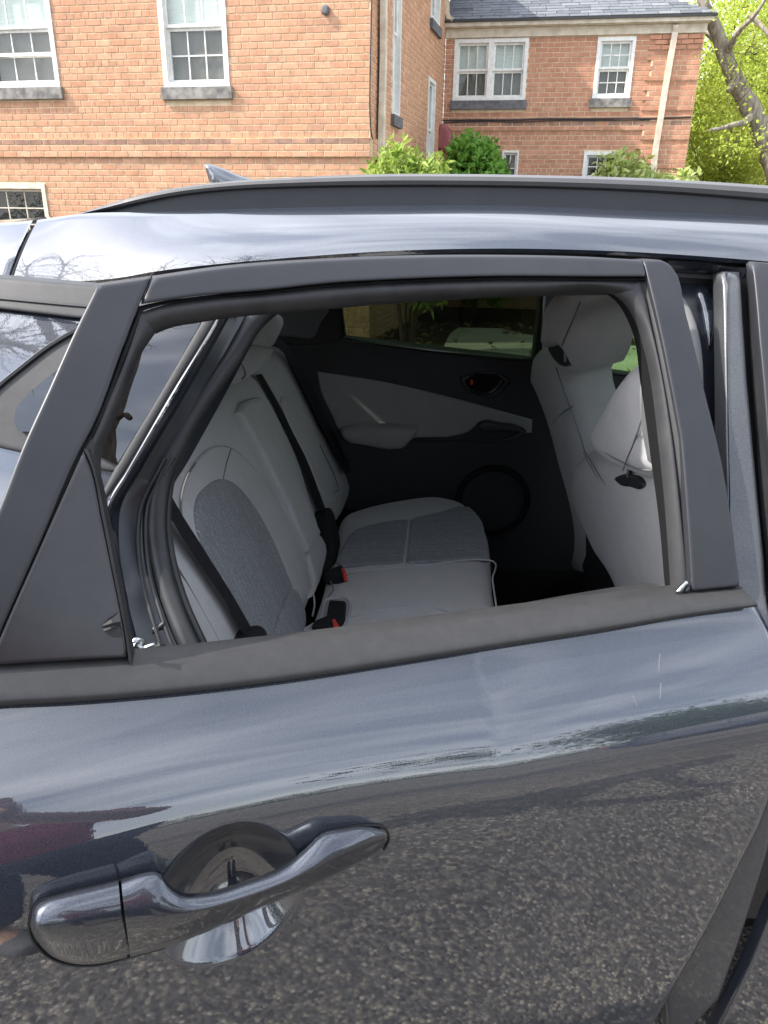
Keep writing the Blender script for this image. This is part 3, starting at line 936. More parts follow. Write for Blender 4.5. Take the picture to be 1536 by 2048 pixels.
# front edge return and inner skin
E = Vp.reshape(nr, nc, 3)[:, -1]
dirin = np.asarray(DOOR.map(0, 0.6, 0.0) - DOOR.map(0, 0.6, 0.1)) / 0.1
Ein = E + dirin * 0.045 + np.array([-0.006, 0, 0])
mk('door_edge', np.concatenate([E, E + dirin * 0.010 + np.array([0.012, 0, 0]), Ein + np.array([0.014, 0, 0])]), grid_faces(3, nr), 'plastic', door, sharp=60)
inner = []
for z in np.linspace(z_lo, 0.975, 12):
    inner.append([DOOR.map(u, z - 0.02, -0.085 + 0.04 * max(0, 0.9 - z)) for u in np.linspace(UR, u_front(z) - 0.01, 30)])
mk('inner_trim', [p for r in inner for p in r], grid_faces(12, 30, flip=True), 'black', door)

# ---- window frame and trim of the rear door
pp('frame_upright', DOOR, [(195, 571), (195, 571), (302, 556), (302, 556), (278, 611), (278, 611), (244, 700), (182, 862), (165, 893), (80, 1088), (0, 1268), (-28, 1334), (-28, 1334), (-175, 1350), (-175, 1350), (-70, 1170), (0, 1012), (43, 900), (97, 780), (150, 662)], 0.004, -0.03, 0.0035, 'satin', door, smooth=4, g=0.007)
pp('frame_header', DOOR, [(305, 556), (305, 556), (450, 535), (600, 523), (800, 514), (1000, 512), (1200, 516), (1287, 521), (1287, 521), (1294, 554), (1294, 554), (1200, 554), (1000, 553), (800, 559), (660, 567), (530, 581), (400, 592), (282, 609), (282, 609)], 0.004, -0.03, 0.0035, 'satin', door, smooth=4, g=0.007)
pp('frame_front_upright', DOOR, [(1288, 521), (1288, 521), (1335, 525), (1345, 533), (1373, 626), (1409, 775), (1447, 933), (1481, 1174), (1481, 1174), (1386, 1184), (1386, 1184), (1364, 880), (1364, 880), (1342, 760), (1297, 557), (1297, 557)], 0.004, -0.03, 0.0035, 'satin', door, smooth=4, g=0.007)
# lips
strip('header_lip', DOOR, [(276, 613), (300, 607), (400, 592), (530, 580), (660, 566), (800, 558), (1000, 552), (1200, 553), (1294, 554)], [(280, 624), (300, 617), (400, 600), (530, 588), (660, 575), (800, 567), (1000, 561), (1200, 562), (1288, 563)], [-0.012, -0.006, -0.005, -0.008, -0.014], 'seal', door, on=0.0)
strip('upright_lip', DOOR, [(278, 611), (244, 700), (180, 862), (163, 895)], [(287, 622), (256, 705), (190, 868), (172, 900)], [-0.012, -0.006, -0.005, -0.008, -0.014], 'seal', door, on=0.0)
strip('front_lip', DOOR, [(1283, 566), (1309, 690), (1342, 880), (1360, 1020), (1376, 1180)], [(1297, 556), (1326, 690), (1363, 880), (1378, 1030), (1387, 1184)], [-0.014, -0.006, -0.003, -0.003, -0.006], 'molding', door, on=0.0)
# glass run channels
strip('glass_run', DOOR, [(272, 628), (320, 612), (400, 599), (530, 587), (660, 574), (800, 566), (1000, 560), (1200, 561), (1292, 562)], [(300, 670), (330, 655), (400, 641), (520, 626), (628, 617), (760, 605), (900, 597), (1050, 590), (1215, 587), (1250, 600), (1268, 640)], arch(-0.012, -0.034, 0.010, 12), 'rubber', door, on=-0.012)
strip('glass_run', DOOR, [(280, 622), (256, 700), (220, 790), (188, 866), (171, 898), (190, 950)], [(318, 656), (284, 706), (254, 782), (226, 850), (203, 912), (203, 965)], arch(-0.012, -0.034, 0.010, 12), 'rubber', door, on=-0.012)
strip('glass_run', DOOR, [(1222, 585), (1248, 606), (1270, 642), (1288, 700), (1316, 880), (1330, 1020), (1341, 1178)], [(1283, 560), (1292, 600), (1300, 645), (1312, 700), (1344, 880), (1361, 1030), (1377, 1182)], arch(-0.030, -0.012, 0.010, 12), 'rubber', door, on=-0.012)
strip('inner_frame', DOOR, [(1212, 587), (1233, 604), (1251, 632), (1264, 662), (1280, 760), (1302, 920), (1320, 1060), (1332, 1180)], [(1225, 586), (1250, 608), (1272, 645), (1290, 702), (1318, 882), (1332, 1022), (1343, 1180)], [-0.075, -0.06, -0.03], 'carpet', door, on=-0.035)
strip('inner_frame', DOOR, [(300, 655), (330, 640), (400, 628), (628, 605), (900, 584), (1050, 577), (1240, 575)], [(312, 668), (332, 659), (400, 645), (628, 621), (900, 600), (1050, 593), (1222, 590)], [-0.03, -0.05, -0.07], 'black', door, on=-0.035)
pp('frame_backing', DOOR, [(150, 870), (186, 880), (190, 930), (40, 1322), (-50, 1322), (-60, 1280)], -0.008, -0.02, 0.001, 'black', door, g=0.02)
pp('quarter_applique', DOOR, [(167, 899), (167, 899), (184, 940), (204, 1035), (228, 1150), (246, 1240), (258, 1317), (258, 1317), (1, 1332), (-26, 1334), (-26, 1334), (1, 1271), (81, 1091)], 0.003, -0.02, 0.003, 'applique', door, smooth=4, g=0.008)
strip('applique_edge', DOOR, [(165, 892), (180, 925), (203, 1030), (227, 1150), (246, 1245), (257, 1319)], [(186, 893), (201, 945), (225, 1060), (247, 1175), (262, 1260), (272, 1319)], [0.001, 0.005, 0.004, 0.0045, -0.004, -0.018], 'rubber', door, on=0.0)
torn = [DOOR.P(x, y, n) for x, y, n in [(205, 1250, 0.004), (222, 1238, 0.012), (238, 1226, 0.009), (206, 1252, 0.006), (224, 1246, 0.018), (240, 1243, 0.012), (206, 1256, 0.004), (226, 1252, 0.012), (243, 1256, 0.008)]]
mk('torn_flap', torn, grid_faces(3, 3, flip=True), 'molding', door)
pp('torn_hole', DOOR, [(207, 1257), (226, 1253), (242, 1256), (249, 1272), (232, 1275), (216, 1270)], 0.0044, 0.0034, 0.0004, 'black', door, smooth=3, g=0.004)
torn = [DOOR.P(x, y, n) for x, y, n in [(206, 1259, 0.004), (222, 1254, 0.010), (236, 1254, 0.008), (208, 1262, 0.0045), (222, 1257, 0.015), (233, 1261, 0.009)]]
mk('torn_flap', torn, grid_faces(2, 3, flip=True), 'molding', door)
# belt molding: rounded rail with ledge and inner seal
bt = [(-420, 1372), (-200, 1352), (0, 1331), (130, 1325), (257, 1318), (400, 1304), (600, 1281), (800, 1255), (1000, 1228), (1200, 1202), (1383, 1181), (1481, 1173)]
bm = [(-420, 1392), (-200, 1372), (0, 1352), (130, 1345), (257, 1336), (400, 1322), (600, 1299), (800, 1273), (1000, 1245), (1200, 1217), (1383, 1192), (1490, 1182)]
bb = [(-420, 1452), (-200, 1431), (0, 1409), (150, 1400), (300, 1388), (450, 1373), (600, 1354), (800, 1323), (1000, 1291), (1200, 1260), (1400, 1226), (1508, 1211)]
Nn = 120
def drow(px, n): return resample(cr([DOOR.P(x, y, n) for x, y in px], 8), Nn)
r0, r1, r2 = drow(bt, -0.004), drow(bm, 0.006), drow(bb, 0.012)
out = np.asarray(DOOR.map(0, 0.6, 0.1) - DOOR.map(0, 0.6, 0.0)) / 0.1
mold = mk('belt_molding', np.concatenate([r0 - out * 0.02, r0, r0 * 0.5 + r1 * 0.5 - out * 0.001, r1, r1 * 0.86 + r2 * 0.14 + out * 0.003, r1 * 0.68 + r2 * 0.32 + out * 0.010, r1 * 0.45 + r2 * 0.55 + out * 0.013, r1 * 0.2 + r2 * 0.8 + out * 0.011, r1 * 0.06 + r2 * 0.94 + out * 0.006, r2, r2 - out * 0.012 - np.array([0, 0, 0.002])]), grid_faces(11, Nn, flip=True), 'molding', door, sharp=75)
mk('molding_cap', [p for p in (r0[-1] - out * 0.02, r0[-1], r1[-1], r2[-1], r2[-1] - out * 0.03)], [(0, 1, 2, 3, 4)], 'molding', mold)
it = [(272, 1310), (402, 1295), (540, 1285), (660, 1269), (790, 1251), (900, 1232), (1000, 1216), (1150, 1189), (1240, 1174), (1279, 1168), (1300, 1166), (1324, 1173), (1350, 1184), (1383, 1183)]
ib = [(272, 1318), (402, 1305), (540, 1289), (660, 1274), (790, 1257), (900, 1242), (1000, 1229), (1150, 1209), (1240, 1198), (1279, 1194), (1300, 1191), (1324, 1189), (1350, 1186), (1383, 1184)]
ri = resample(cr([DOOR.P(x, y, -0.055) for x, y in it], 8), Nn)
rj = resample(cr([DOOR.P(x, y, -0.006) for x, y in ib], 8), Nn)
mk('inner_belt_seal', np.concatenate([ri - np.array([0, 0, 0.15]) - out * 0.02, ri - out * 0.012 - np.array([0, 0, 0.006]), ri, ri * 0.6 + rj * 0.4 - np.array([0, 0, 0.001]), rj - np.array([0, 0, 0.007]), rj - np.array([0, 0, 0.03])]), grid_faces(6, Nn, flip=True), 'rubber', door, sharp=60)
CL = Pl(DOOR.P(1366, 1174, 0.0), (0.2, -0.9, 0.4))
clip = pp('metal_clip', CL, [(1354, 1183), (1362, 1172), (1374, 1161), (1379, 1165), (1368, 1178), (1360, 1186)], 0.003, -0.002, 0.001, 'steel', door, g=0.004)
pp('clip_foot', CL, [(1370, 1184), (1376, 1172), (1382, 1170), (1380, 1183)], 0.002, -0.004, 0.001, 'black', door, g=0.004)

# ---- outside handle
def hrow(pts, n=40):
    return resample(cr([DOOR.P(x, y, h) for x, y, h in pts], 8), n)
T = [(243, 1766, 0.018), (290, 1752, 0.022), (318, 1750, 0.024), (336, 1770, 0.026), (368, 1789, 0.028), (417, 1787, 0.029), (495, 1764, 0.029), (573, 1733, 0.027), (617, 1699, 0.024), (645, 1673, 0.020), (690, 1662, 0.016), (734, 1656, 0.012), (764, 1661, 0.006)]
U = [(247, 1800, 0.030), (320, 1795, 0.034), (372, 1806, 0.036), (420, 1800, 0.037), (500, 1776, 0.037), (580, 1745, 0.035), (640, 1710, 0.031), (700, 1684, 0.024), (745, 1670, 0.015), (768, 1668, 0.007)]
R = [(252, 1846, 0.034), (320, 1841, 0.038), (385, 1828, 0.040), (450, 1809, 0.040), (520, 1786, 0.040), (600, 1752, 0.037), (651, 1727, 0.033), (700, 1703, 0.025), (740, 1686, 0.015), (769, 1676, 0.007)]
B = [(260, 1911, 0.016), (333, 1892, 0.021), (420, 1860, 0.024), (520, 1815, 0.024), (600, 1780, 0.023), (667, 1750, 0.019), (720, 1722, 0.012), (758, 1701, 0.006), (771, 1684, 0.003)]
hT, hU, hR, hB = hrow(T), hrow(U), hrow(R), hrow(B)
hTb = hrow([(x, y, n - 0.020 if 300 < x < 640 else -0.004) for x, y, n in T])
hBb = hrow([(x, y, n - 0.018 if 320 < x < 600 else -0.004) for x, y, n in B])
rowsH = [hTb, hT, hT * 0.4 + hU * 0.6 + out * 0.003, hU * 0.5 + hR * 0.5 + out * 0.004, hR + out * 0.001, hR * 0.5 + hB * 0.5 + out * 0.001, hB, hBb, hTb]
V = np.asarray([p for r in zip(*[cr([c[j] for c in rowsH], 3) for j in range(40)]) for p in r])
nrow = len(V) // 40
handle = mk('door_handle', V, grid_faces(nrow, 40, flip=True), 'handle', door, sharp=55)
CT_ = [(62, 1836, 0.004), (70, 1815, 0.010), (95, 1801, 0.014), (125, 1793, 0.016), (180, 1780, 0.017), (237, 1767, 0.018)]
CU = [(62, 1842, 0.010), (76, 1832, 0.022), (110, 1824, 0.026), (150, 1815, 0.028), (190, 1808, 0.029), (241, 1800, 0.030)]
CR = [(62, 1852, 0.010), (80, 1864, 0.024), (115, 1866, 0.029), (150, 1863, 0.032), (195, 1856, 0.033), (246, 1847, 0.034)]
CB = [(64, 1862, 0.004), (78, 1888, 0.007), (104, 1912, 0.010), (150, 1927, 0.013), (205, 1925, 0.015), (254, 1913, 0.016)]
cT, cU, cR, cB = [hrow(c, 24) for c in (CT_, CU, CR, CB)]
low = lambda c: hrow([(x, y, -0.004) for x, y, n in c], 24)
rowsC = [low(CT_), cT, cT * 0.4 + cU * 0.6 + out * 0.003, cU * 0.5 + cR * 0.5 + out * 0.004, cR + out * 0.001, cR * 0.5 + cB * 0.5 + out * 0.002, cB, low(CB)]
V = np.asarray([p for r in zip(*[cr([c[j] for c in rowsC], 3) for j in range(24)]) for p in r])
cap = mk('handle_cap', V, grid_faces(len(V) // 24, 24, flip=True), 'handle', door, sharp=55)
e1 = np.asarray([c[-1] for c in rowsC]); mk('cap_end', e1, [tuple(range(len(e1)))], 'paint', cap)
e1 = np.asarray([c[0] for c in rowsH[:-1]]); mk('handle_end', e1, [tuple(range(len(e1)))], 'black', handle)
e1 = np.asarray([c[0] for c in rowsC]); mk('cap_end', e1, [tuple(range(len(e1) - 1, -1, -1))], 'paint', cap)
line_on('handle_gasket', DOOR, [(60, 1834), (72, 1808), (125, 1789), (240, 1761), (300, 1745)], 0.001, 0.0014, 'seal', door)
line_on('handle_gasket', DOOR, [(60, 1834), (58, 1858), (72, 1890), (104, 1918), (150, 1931), (206, 1929), (262, 1914), (330, 1896)], 0.001, 0.0014, 'seal', door)
line_on('handle_gasket', DOOR, [(640, 1668), (690, 1656), (736, 1650), (768, 1655), (778, 1680), (768, 1700)], 0.001, 0.0014, 'seal', door)
for pts in ([(1320, 1308), (1318, 1326), (1318, 1343)], [(1322, 1366), (1321, 1380), (1320, 1398)], [(1264, 1390), (1270, 1402), (1274, 1411)]):
    line_on('scratch', DOOR, pts, -0.0003, 0.00055, 'seam', door, k=5, sub=4)
# ------------------------------------------------------------------ cabin shell
acc = Acc()
acc.box((0.35, 1.76, 0.32), (1.3, 0, 0), (0, 0.78, 0), (0, 0, 0.01))
floor_ = acc.build('cabin_floor', 'carpet', car)
acc = Acc()
acc.box((0.15, 1.72, 0.37), (0.28, 0, 0), (0, 0.10, 0), (0, 0, 0.05))
acc.build('floor_tunnel', 'carpet', floor_)
acc = Acc(); acc.box((0.02, 1.74, 0.45), (0.24, 0, 0), (0, 0.70, 0), (0, 0, 0.10))
acc.build('seat_riser', 'carpet', floor_)
# far side wall, below and around its windows
FS = Pl((0, 2.40, 1.0), (0, -1, 0))
FGL = Pl((0, 2.425, 1.0), (0, -0.93, -0.36))
fs = pp('far_side', FS, [(300, 660), (560, 668), (634, 668), (690, 676), (1069, 719), (1190, 738), (1420, 772), (1800, 830), (1900, 1700), (100, 1700), (200, 900)], 0.0, -0.06, 0.012, 'black', car, g=0.05)
pp('far_rear_pillar', FS, [(480, 560), (660, 540), (700, 540), (684, 600), (685, 630), (691, 678), (640, 690), (560, 690), (480, 690)], 0.004, -0.05, 0.006, 'black', fs, g=0.04)
pp('far_pillar_trim', FS, [(520, 630), (553, 628), (610, 618), (652, 612), (656, 616), (641, 646), (626, 676), (587, 675), (553, 673), (520, 675)], 0.020, 0.0, 0.010, 'liner', fs, smooth=3, g=0.02)
pp('far_centre_pillar', FS, [(1068, 716), (1076, 650), (1084, 560), (1200, 560), (1195, 640), (1192, 742), (1190, 760), (1067, 730)], 0.004, -0.05, 0.006, 'black', fs, g=0.03)
pp('far_pillar_trim', FS, [(1088, 600), (1092, 570), (1180, 570), (1186, 700), (1187, 744), (1150, 740), (1085, 712)], 0.018, 0.0, 0.012, 'liner', fs, g=0.03)
acc = Acc(); acc.box((0.3, 2.38, 1.44), (1.1, 0, 0), (0, 0.05, 0), (0, 0, 0.045))
acc.build('far_roof_side', 'liner', fs)
g1 = pp('far_rear_glass', FGL, [(676, 540), (680, 600), (686, 680), (1075, 724), (1090, 560)], 0.002, -0.002, 0.0008, 'tint', fs, g=0.1)
pp('far_front_glass', FGL, [(1180, 540), (1180, 745), (1420, 790), (1800, 850), (1700, 560)], 0.002, -0.002, 0.0008, 'tintlight', fs, g=0.1)
strip('window_sill_seal', FS, [(687, 671), (800, 688), (930, 704), (1069, 716)], [(690, 681), (800, 697), (930, 713), (1069, 726)], arch(0.0, 0.008, 0.012), 'seal', fs)
strip('window_sill_seal', FS, [(1188, 734), (1290, 748), (1450, 772)], [(1188, 744), (1290, 758), (1450, 784)], arch(0.0, 0.008, 0.012), 'seal', fs)
pp('door_cloth', FS, [(635, 744), (635, 744), (760, 763), (880, 790), (1065, 840), (1065, 840), (1064, 866), (1064, 866), (1047, 866), (1041, 856), (999, 847), (966, 843), (954, 850), (939, 863), (910, 872), (838, 876), (760, 880), (690, 876), (660, 822), (642, 785)], 0.008, -0.01, 0.006, 'insert', fs, smooth=4, g=0.025)
arm = pp('armrest', FS, [(680, 861), (692, 856), (760, 852), (836, 856), (836, 856), (834, 868), (822, 882), (804, 898), (800, 899), (730, 892), (690, 882)], 0.070, 0.0, 0.030, 'insert', fs, smooth=3, g=0.012, on=0.05)
line_on('tray_edge', FS, [(824, 881), (910, 880), (1029, 874), (1050, 862), (1041, 855)], 0.022, 0.004, 'satin', fs)
pp('tray_lip', FS, [(955, 852), (966, 844), (1000, 848), (1041, 857), (1048, 864), (1000, 864), (960, 862)], 0.03, 0.0, 0.01, 'plastic', fs, smooth=3, g=0.012)
bez = pp('handle_bezel', FS, [(922, 756), (930, 753), (1018, 756), (1023, 760), (1014, 774), (996, 792), (984, 797), (950, 790), (936, 783), (926, 770)], 0.014, 0.0, 0.008, 'plastic', fs, smooth=3, g=0.01)
pp('handle_cavity', FS, [(930, 760), (1010, 762), (1002, 774), (986, 786), (945, 780), (934, 772)], 0.0155, 0.012, 0.001, 'carpet', bez, smooth=3, g=0.012)
line_on('pull_lever', FS, [(940, 781), (960, 786), (976, 787), (990, 778), (1003, 762)], 0.020, 0.006, 'satin', bez)
pp('lock_mark', FS, [(941, 760), (946, 760), (946, 770), (941, 770)], 0.019, 0.014, 0.001, 'red', bez, g=0.006)
c = FS.P(985, 1000, 0.0)
for rr in (0.125, 0.112):
    sweep('speaker_ring', [c + Vector((rr * math.cos(a), -0.008, rr * math.sin(a))) for a in np.linspace(0, 2 * math.pi, 40)], circ(0.005, 6), 'carpet', fs, up=(0, -1, 0))
# parcel shelf, tail opening with its glass, dashboard and windscreen
acc = Acc()
acc.box((-0.72, YMID, 0.96), (0.20, 0, 0), (0, 0.62, 0), (0, 0, 0.012))
acc.build('parcel_shelf', 'carpet', car)
acc = Acc()
acc.box((-1.0, YMID, 0.66), (0.03, 0, 0), (0, 0.72, 0), (0, 0, 0.36))
acc.box((-0.93, YMID, 1.42), (0.06, 0, 0), (0, 0.55, 0), (0, 0, 0.03))
for sgn in (-1, 1):
    acc.box((-0.97, YMID + sgn * 0.60, 1.2), (0.03, 0, 0), (0, 0.06, 0), (0, 0, 0.2))
tg = acc.build('tail_panel', 'black', tail)
mk('rear_glass', [(-0.99, YMID - 0.54, 1.02), (-0.99, YMID + 0.54, 1.02), (-0.94, YMID + 0.52, 1.40), (-0.94, YMID - 0.52, 1.40)], [(0, 1, 2, 3)], 'privacy', tail)
acc = Acc()
acc.box((1.45, YMID, 0.62), (0.20, 0, 0), (0, 0.70, 0), (0, 0, 0.30))
acc.build('dashboard', 'black', car)
mk('windscreen', [(1.95, YMID - 0.62, 1.0), (1.95, YMID + 0.62, 1.0), (1.25, YMID + 0.52, 1.44), (1.25, YMID - 0.52, 1.44)], [(0, 1, 2, 3)], 'tintlight', car)

# ------------------------------------------------------------------ rear bench
SB = Pl((-0.19, 1.5, 0.66), (1, -0.06, 0.39))
CP = Pl((-0.19, 1.5, 0.640), (-0.07, 0, 1), up=(0, 1, 0))
nb = pp('rear_seat_back', SB, [(440, 768), (478, 748), (512, 747), (530, 775), (553, 820), (595, 911), (642, 1056), (659, 1090), (655, 1125), (640, 1168), (622, 1215), (606, 1257), (592, 1300), (560, 1420), (400, 1460), (345, 1330), (312, 1200), (300, 1060), (318, 970), (350, 890), (400, 815)], 0.0, -0.13, 0.035, 'seat', car, smooth=4, g=0.014, crown=0.012, crown_r=0.12)
pp('ribbed_panel', SB, [(388, 1028), (392, 1000), (411, 973), (446, 958), (471, 970), (496, 998), (530, 1052), (585, 1178), (585, 1178), (560, 1215), (541, 1290), (541, 1290), (520, 1330), (505, 1290), (427, 1135), (394, 1068)], 0.0165, 0.0, 0.006, 'rib', nb, smooth=4, g=0.014, on=0.012)
pp('ribbed_panel', SB, [(587, 1180), (597, 1200), (606, 1228), (607, 1246), (590, 1300), (543, 1310), (543, 1292), (562, 1216)], 0.022, 0.0, 0.010, 'rib', nb, smooth=3, g=0.012, on=0.012)
pp('fold_down_panel', SB, [(473, 826), (480, 806), (497, 800), (514, 795), (540, 846), (580, 935), (622, 1040), (636, 1068), (612, 1108), (600, 1080), (570, 1010), (520, 910)], 0.027, 0.0, 0.010, 'seat', nb, g=0.014, on=0.015)
pp('fold_down_base', SB, [(613, 1111), (638, 1072), (650, 1095), (646, 1130), (630, 1180), (622, 1195), (624, 1160)], 0.020, 0.0, 0.010, 'seat', nb, smooth=3, g=0.012, on=0.012)
line_on('piping', SB, [(392, 925), (412, 904), (432, 893), (455, 893), (478, 906), (529, 963), (593, 1081), (622, 1165), (629, 1205), (625, 1232)], 0.0125, 0.0022, 'piping', nb)
line_on('seam', SB, [(446, 958), (452, 930), (462, 897)], 0.012, 0.0016, 'seam', nb)
line_on('seam', SB, [(392, 925), (372, 960), (362, 1010), (366, 1060)], 0.011, 0.0018, 'seam', nb)
stit = resample(cr([SB.P(x, y, 0.011) for x, y in [(332, 1088), (352, 1128), (378, 1173), (408, 1228), (446, 1296)]], 8), 60)
acc = Acc()
for i in range(0, 59):
    a, b = Vector(stit[i]), Vector(stit[i + 1])
    acc.box((a + b) / 2, (b - a) * 0.33, SB.e1 * 0.0011, SB.n * 0.0012)
acc.build('stitching', 'seam', nb, kind='stuff')
stit = resample(cr([SB.P(x, y, 0.012) for x, y in [(457, 1215), (468, 1238), (480, 1260), (491, 1284)]], 8), 24)
acc = Acc()
for i in range(0, 23):
    a, b = Vector(stit[i]), Vector(stit[i + 1])
    acc.box((a + b) / 2, (b - a) * 0.33, SB.e1 * 0.0011, SB.n * 0.0012)
acc.build('stitching', 'seam', nb, kind='stuff')
loop = [SB.P(x, y, 0.024) for x, y in [(486, 815), (494, 806), (506, 800), (516, 804), (512, 813), (500, 817), (486, 815)]]
sweep('pull_loop', cr(loop, 5), circ(0.0028, 6), 'piping', nb, up=SB.n)
fb = pp('rear_seat_back', SB, [(512, 742), (537, 694), (548, 688), (562, 692), (585, 740), (640, 850), (690, 930), (702, 978), (696, 1010), (672, 1054), (652, 1080), (636, 1050), (606, 940), (572, 862), (540, 800)], 0.0, -0.13, 0.03, 'seat', car, smooth=4, g=0.018, crown=0.01, crown_r=0.1)
pp('ribbed_panel', SB, [(560, 805), (580, 800), (600, 830), (640, 920), (668, 985), (660, 1005), (640, 985), (610, 915), (575, 850)], 0.016, 0.0, 0.008, 'seat', fb, smooth=3, g=0.016, on=0.01)
line_on('seam', SB, [(668, 985), (676, 972), (672, 960), (640, 890)], 0.013, 0.0018, 'seam', fb)
hr = pp('headrest', SB, [(405, 770), (440, 772), (464, 771), (490, 761), (512, 744), (529, 726), (533, 713), (526, 700), (508, 692), (485, 690), (450, 700), (410, 735)], 0.065, -0.06, 0.055, 'seat', nb, smooth=4, g=0.014, on=0.02)
line_on('seam', SB, [(474, 722), (486, 733), (490, 745), (484, 758)], 0.066, 0.002, 'seam', hr)
pp('headrest', SB, [(492, 690), (512, 700), (530, 703), (543, 695), (552, 678), (557, 658), (553, 638), (540, 624), (515, 624), (496, 648)], 0.055, -0.06, 0.05, 'seat', fb, smooth=4, g=0.018, on=0.02)
# cushion
cu = pp('rear_seat_cushion', CP, [(640, 1190), (655, 1130), (672, 1062), (690, 1026), (740, 1009), (790, 999), (876, 990), (918, 998), (946, 1018), (970, 1050), (980, 1100), (984, 1170), (993, 1220), (1004, 1300), (1020, 1420), (1040, 1560), (640, 1600), (560, 1420), (600, 1290), (622, 1240)], 0.0, -0.16, 0.03, 'seat', car, smooth=4, g=0.018, crown=0.012, crown_r=0.14)
pp('ribbed_panel', CP, [(682, 1130), (692, 1085), (712, 1060), (760, 1046), (817, 1038), (817, 1038), (806, 1126), (806, 1126), (740, 1130)], 0.0185, 0.0, 0.008, 'rib', cu, smooth=4, g=0.018, on=0.014)
pp('ribbed_panel', CP, [(821, 1038), (821, 1038), (880, 1024), (930, 1012), (958, 1034), (972, 1075), (978, 1115), (978, 1115), (940, 1117), (886, 1124), (811, 1127), (811, 1127)], 0.0185, 0.0, 0.008, 'rib', cu, smooth=4, g=0.018, on=0.014)
line_on('piping', CP, [(690, 1146), (760, 1138), (830, 1133), (900, 1124), (960, 1119), (981, 1121), (985, 1160), (993, 1216)], 0.0135, 0.0022, 'piping', cu)
line_on('piping', CP, [(691, 1235), (740, 1224), (800, 1216), (860, 1215), (892, 1222), (905, 1232)], 0.0135, 0.002, 'piping', cu)
line_on('seam', CP, [(660, 1160), (666, 1180), (655, 1195)], 0.0135, 0.0018, 'seam', cu)
pk = pp('buckle_pocket', CP, [(604, 1259), (622, 1250), (638, 1242), (646, 1216), (654, 1198), (672, 1196), (690, 1196), (696, 1201), (692, 1240), (682, 1256), (660, 1262), (614, 1262)], 0.0140, 0.004, 0.0015, 'insert', cu, smooth=3, g=0.012, on=0.014)
q = cr([CP.P(x, y, 0.0145) for x, y in [(606, 1260), (624, 1249), (638, 1241), (646, 1216), (654, 1198), (672, 1195), (690, 1195), (697, 1201), (693, 1240), (682, 1257), (650, 1263), (606, 1260)]], 5)
sweep('piping', q, circ(0.0026, 6), 'piping', pk, up=(0, 0, 1))
bk = pp('seat_buckle', CP, [(624, 1257), (628, 1248), (653, 1238), (659, 1206), (692, 1208), (690, 1236), (682, 1254), (660, 1259)], 0.030, 0.01, 0.006, 'belt', car, g=0.008, on=0.02, label='black buckle in the near seat pocket')
pp('release_button', CP, [(664, 1243), (670, 1241), (678, 1254), (676, 1259), (668, 1258)], 0.036, 0.02, 0.002, 'red', bk, g=0.006, on=0.03)
bk = pp('seat_buckle', CP, [(647, 1156), (664, 1146), (684, 1138), (694, 1154), (680, 1157), (656, 1158)], 0.035, 0.005, 0.006, 'belt', car, g=0.01, on=0.02)
pp('release_button', CP, [(683, 1145), (687, 1141), (694, 1154), (688, 1155)], 0.042, 0.02, 0.002, 'red', bk, g=0.006, on=0.03)
# belts
strip('seat_belt', SB, [(300, 955), (332, 1020), (382, 1102), (461, 1222), (489, 1274)], [(322, 942), (338, 980), (409, 1100), (464, 1188), (502, 1254)], [0.030, 0.034, 0.030], 'belt', car, on=0.03, label='black belt across the near rear seat')
pp('belt_anchor', SB, [(482, 1290), (490, 1264), (500, 1253), (511, 1257), (519, 1272), (519, 1292)], 0.05, 0.0, 0.014, 'belt', car, smooth=3, g=0.01, on=0.03)
mb = strip('seat_belt', SB, [(511, 750), (553, 824), (597, 917), (640, 1035), (652, 1062)], [(524, 748), (567, 824), (613, 917), (654, 1025), (664, 1050)], [0.012, 0.016, 0.012], 'belt', car, on=0.012, label='black belt between the two rear seat halves')
pp('belt_tongue', SB, [(648, 1024), (660, 1020), (668, 1045), (676, 1088), (674, 1110), (664, 1134), (652, 1142), (660, 1100), (653, 1060)], 0.04, 0.0, 0.012, 'belt', mb, smooth=3, g=0.012, on=0.03)
mb = strip('seat_belt', SB, [(548, 690), (566, 702), (593, 748), (645, 858), (690, 948)], [(556, 676), (575, 693), (608, 747), (662, 852), (706, 938)], [0.03, 0.035, 0.03], 'belt', car, on=0.03, label='black belt beside the far side trim')
pp('belt_tongue', SB, [(682, 905), (688, 902), (702, 920), (698, 924)], 0.045, 0.030, 0.002, 'steel', mb, g=0.01, on=0.04)

# ------------------------------------------------------------------ front seats
def seat_posts(S, a, b, n, parent):
    sweep('headrest_post', [S.P(*a, n), S.P(*b, n)], circ(0.006, 10), 'chrome', parent, up=(0, 1, 0))
NS = Pl((0.495, 1.47, 1.05), (-1, -0.08, -0.27), umax=0.27)
NB = Pl((0.485, 1.47, 1.05), (-1, -0.08, -0.27), umax=0.30)
s1 = pp('front_seat', NB, [(1146, 950), (1151, 922), (1167, 905), (1205, 892), (1250, 894), (1300, 905), (1340, 925), (1380, 990), (1390, 1280), (1290, 1300), (1237, 1174), (1206, 1127), (1165, 1036), (1148, 998)], 0.0, -0.12, 0.055, 'seat', car, smooth=4, g=0.016, crown=0.01, on=-0.015, crown_r=0.1, label='near front seat in light grey cloth')
pp('seat_back_panel', NS, [(1146, 1000), (1165, 1034), (1206, 1125), (1242, 1178), (1300, 1310), (1200, 1320), (1172, 1180), (1152, 1080)], -0.03, -0.11, 0.02, 'black', s1, g=0.02, on=-0.03)
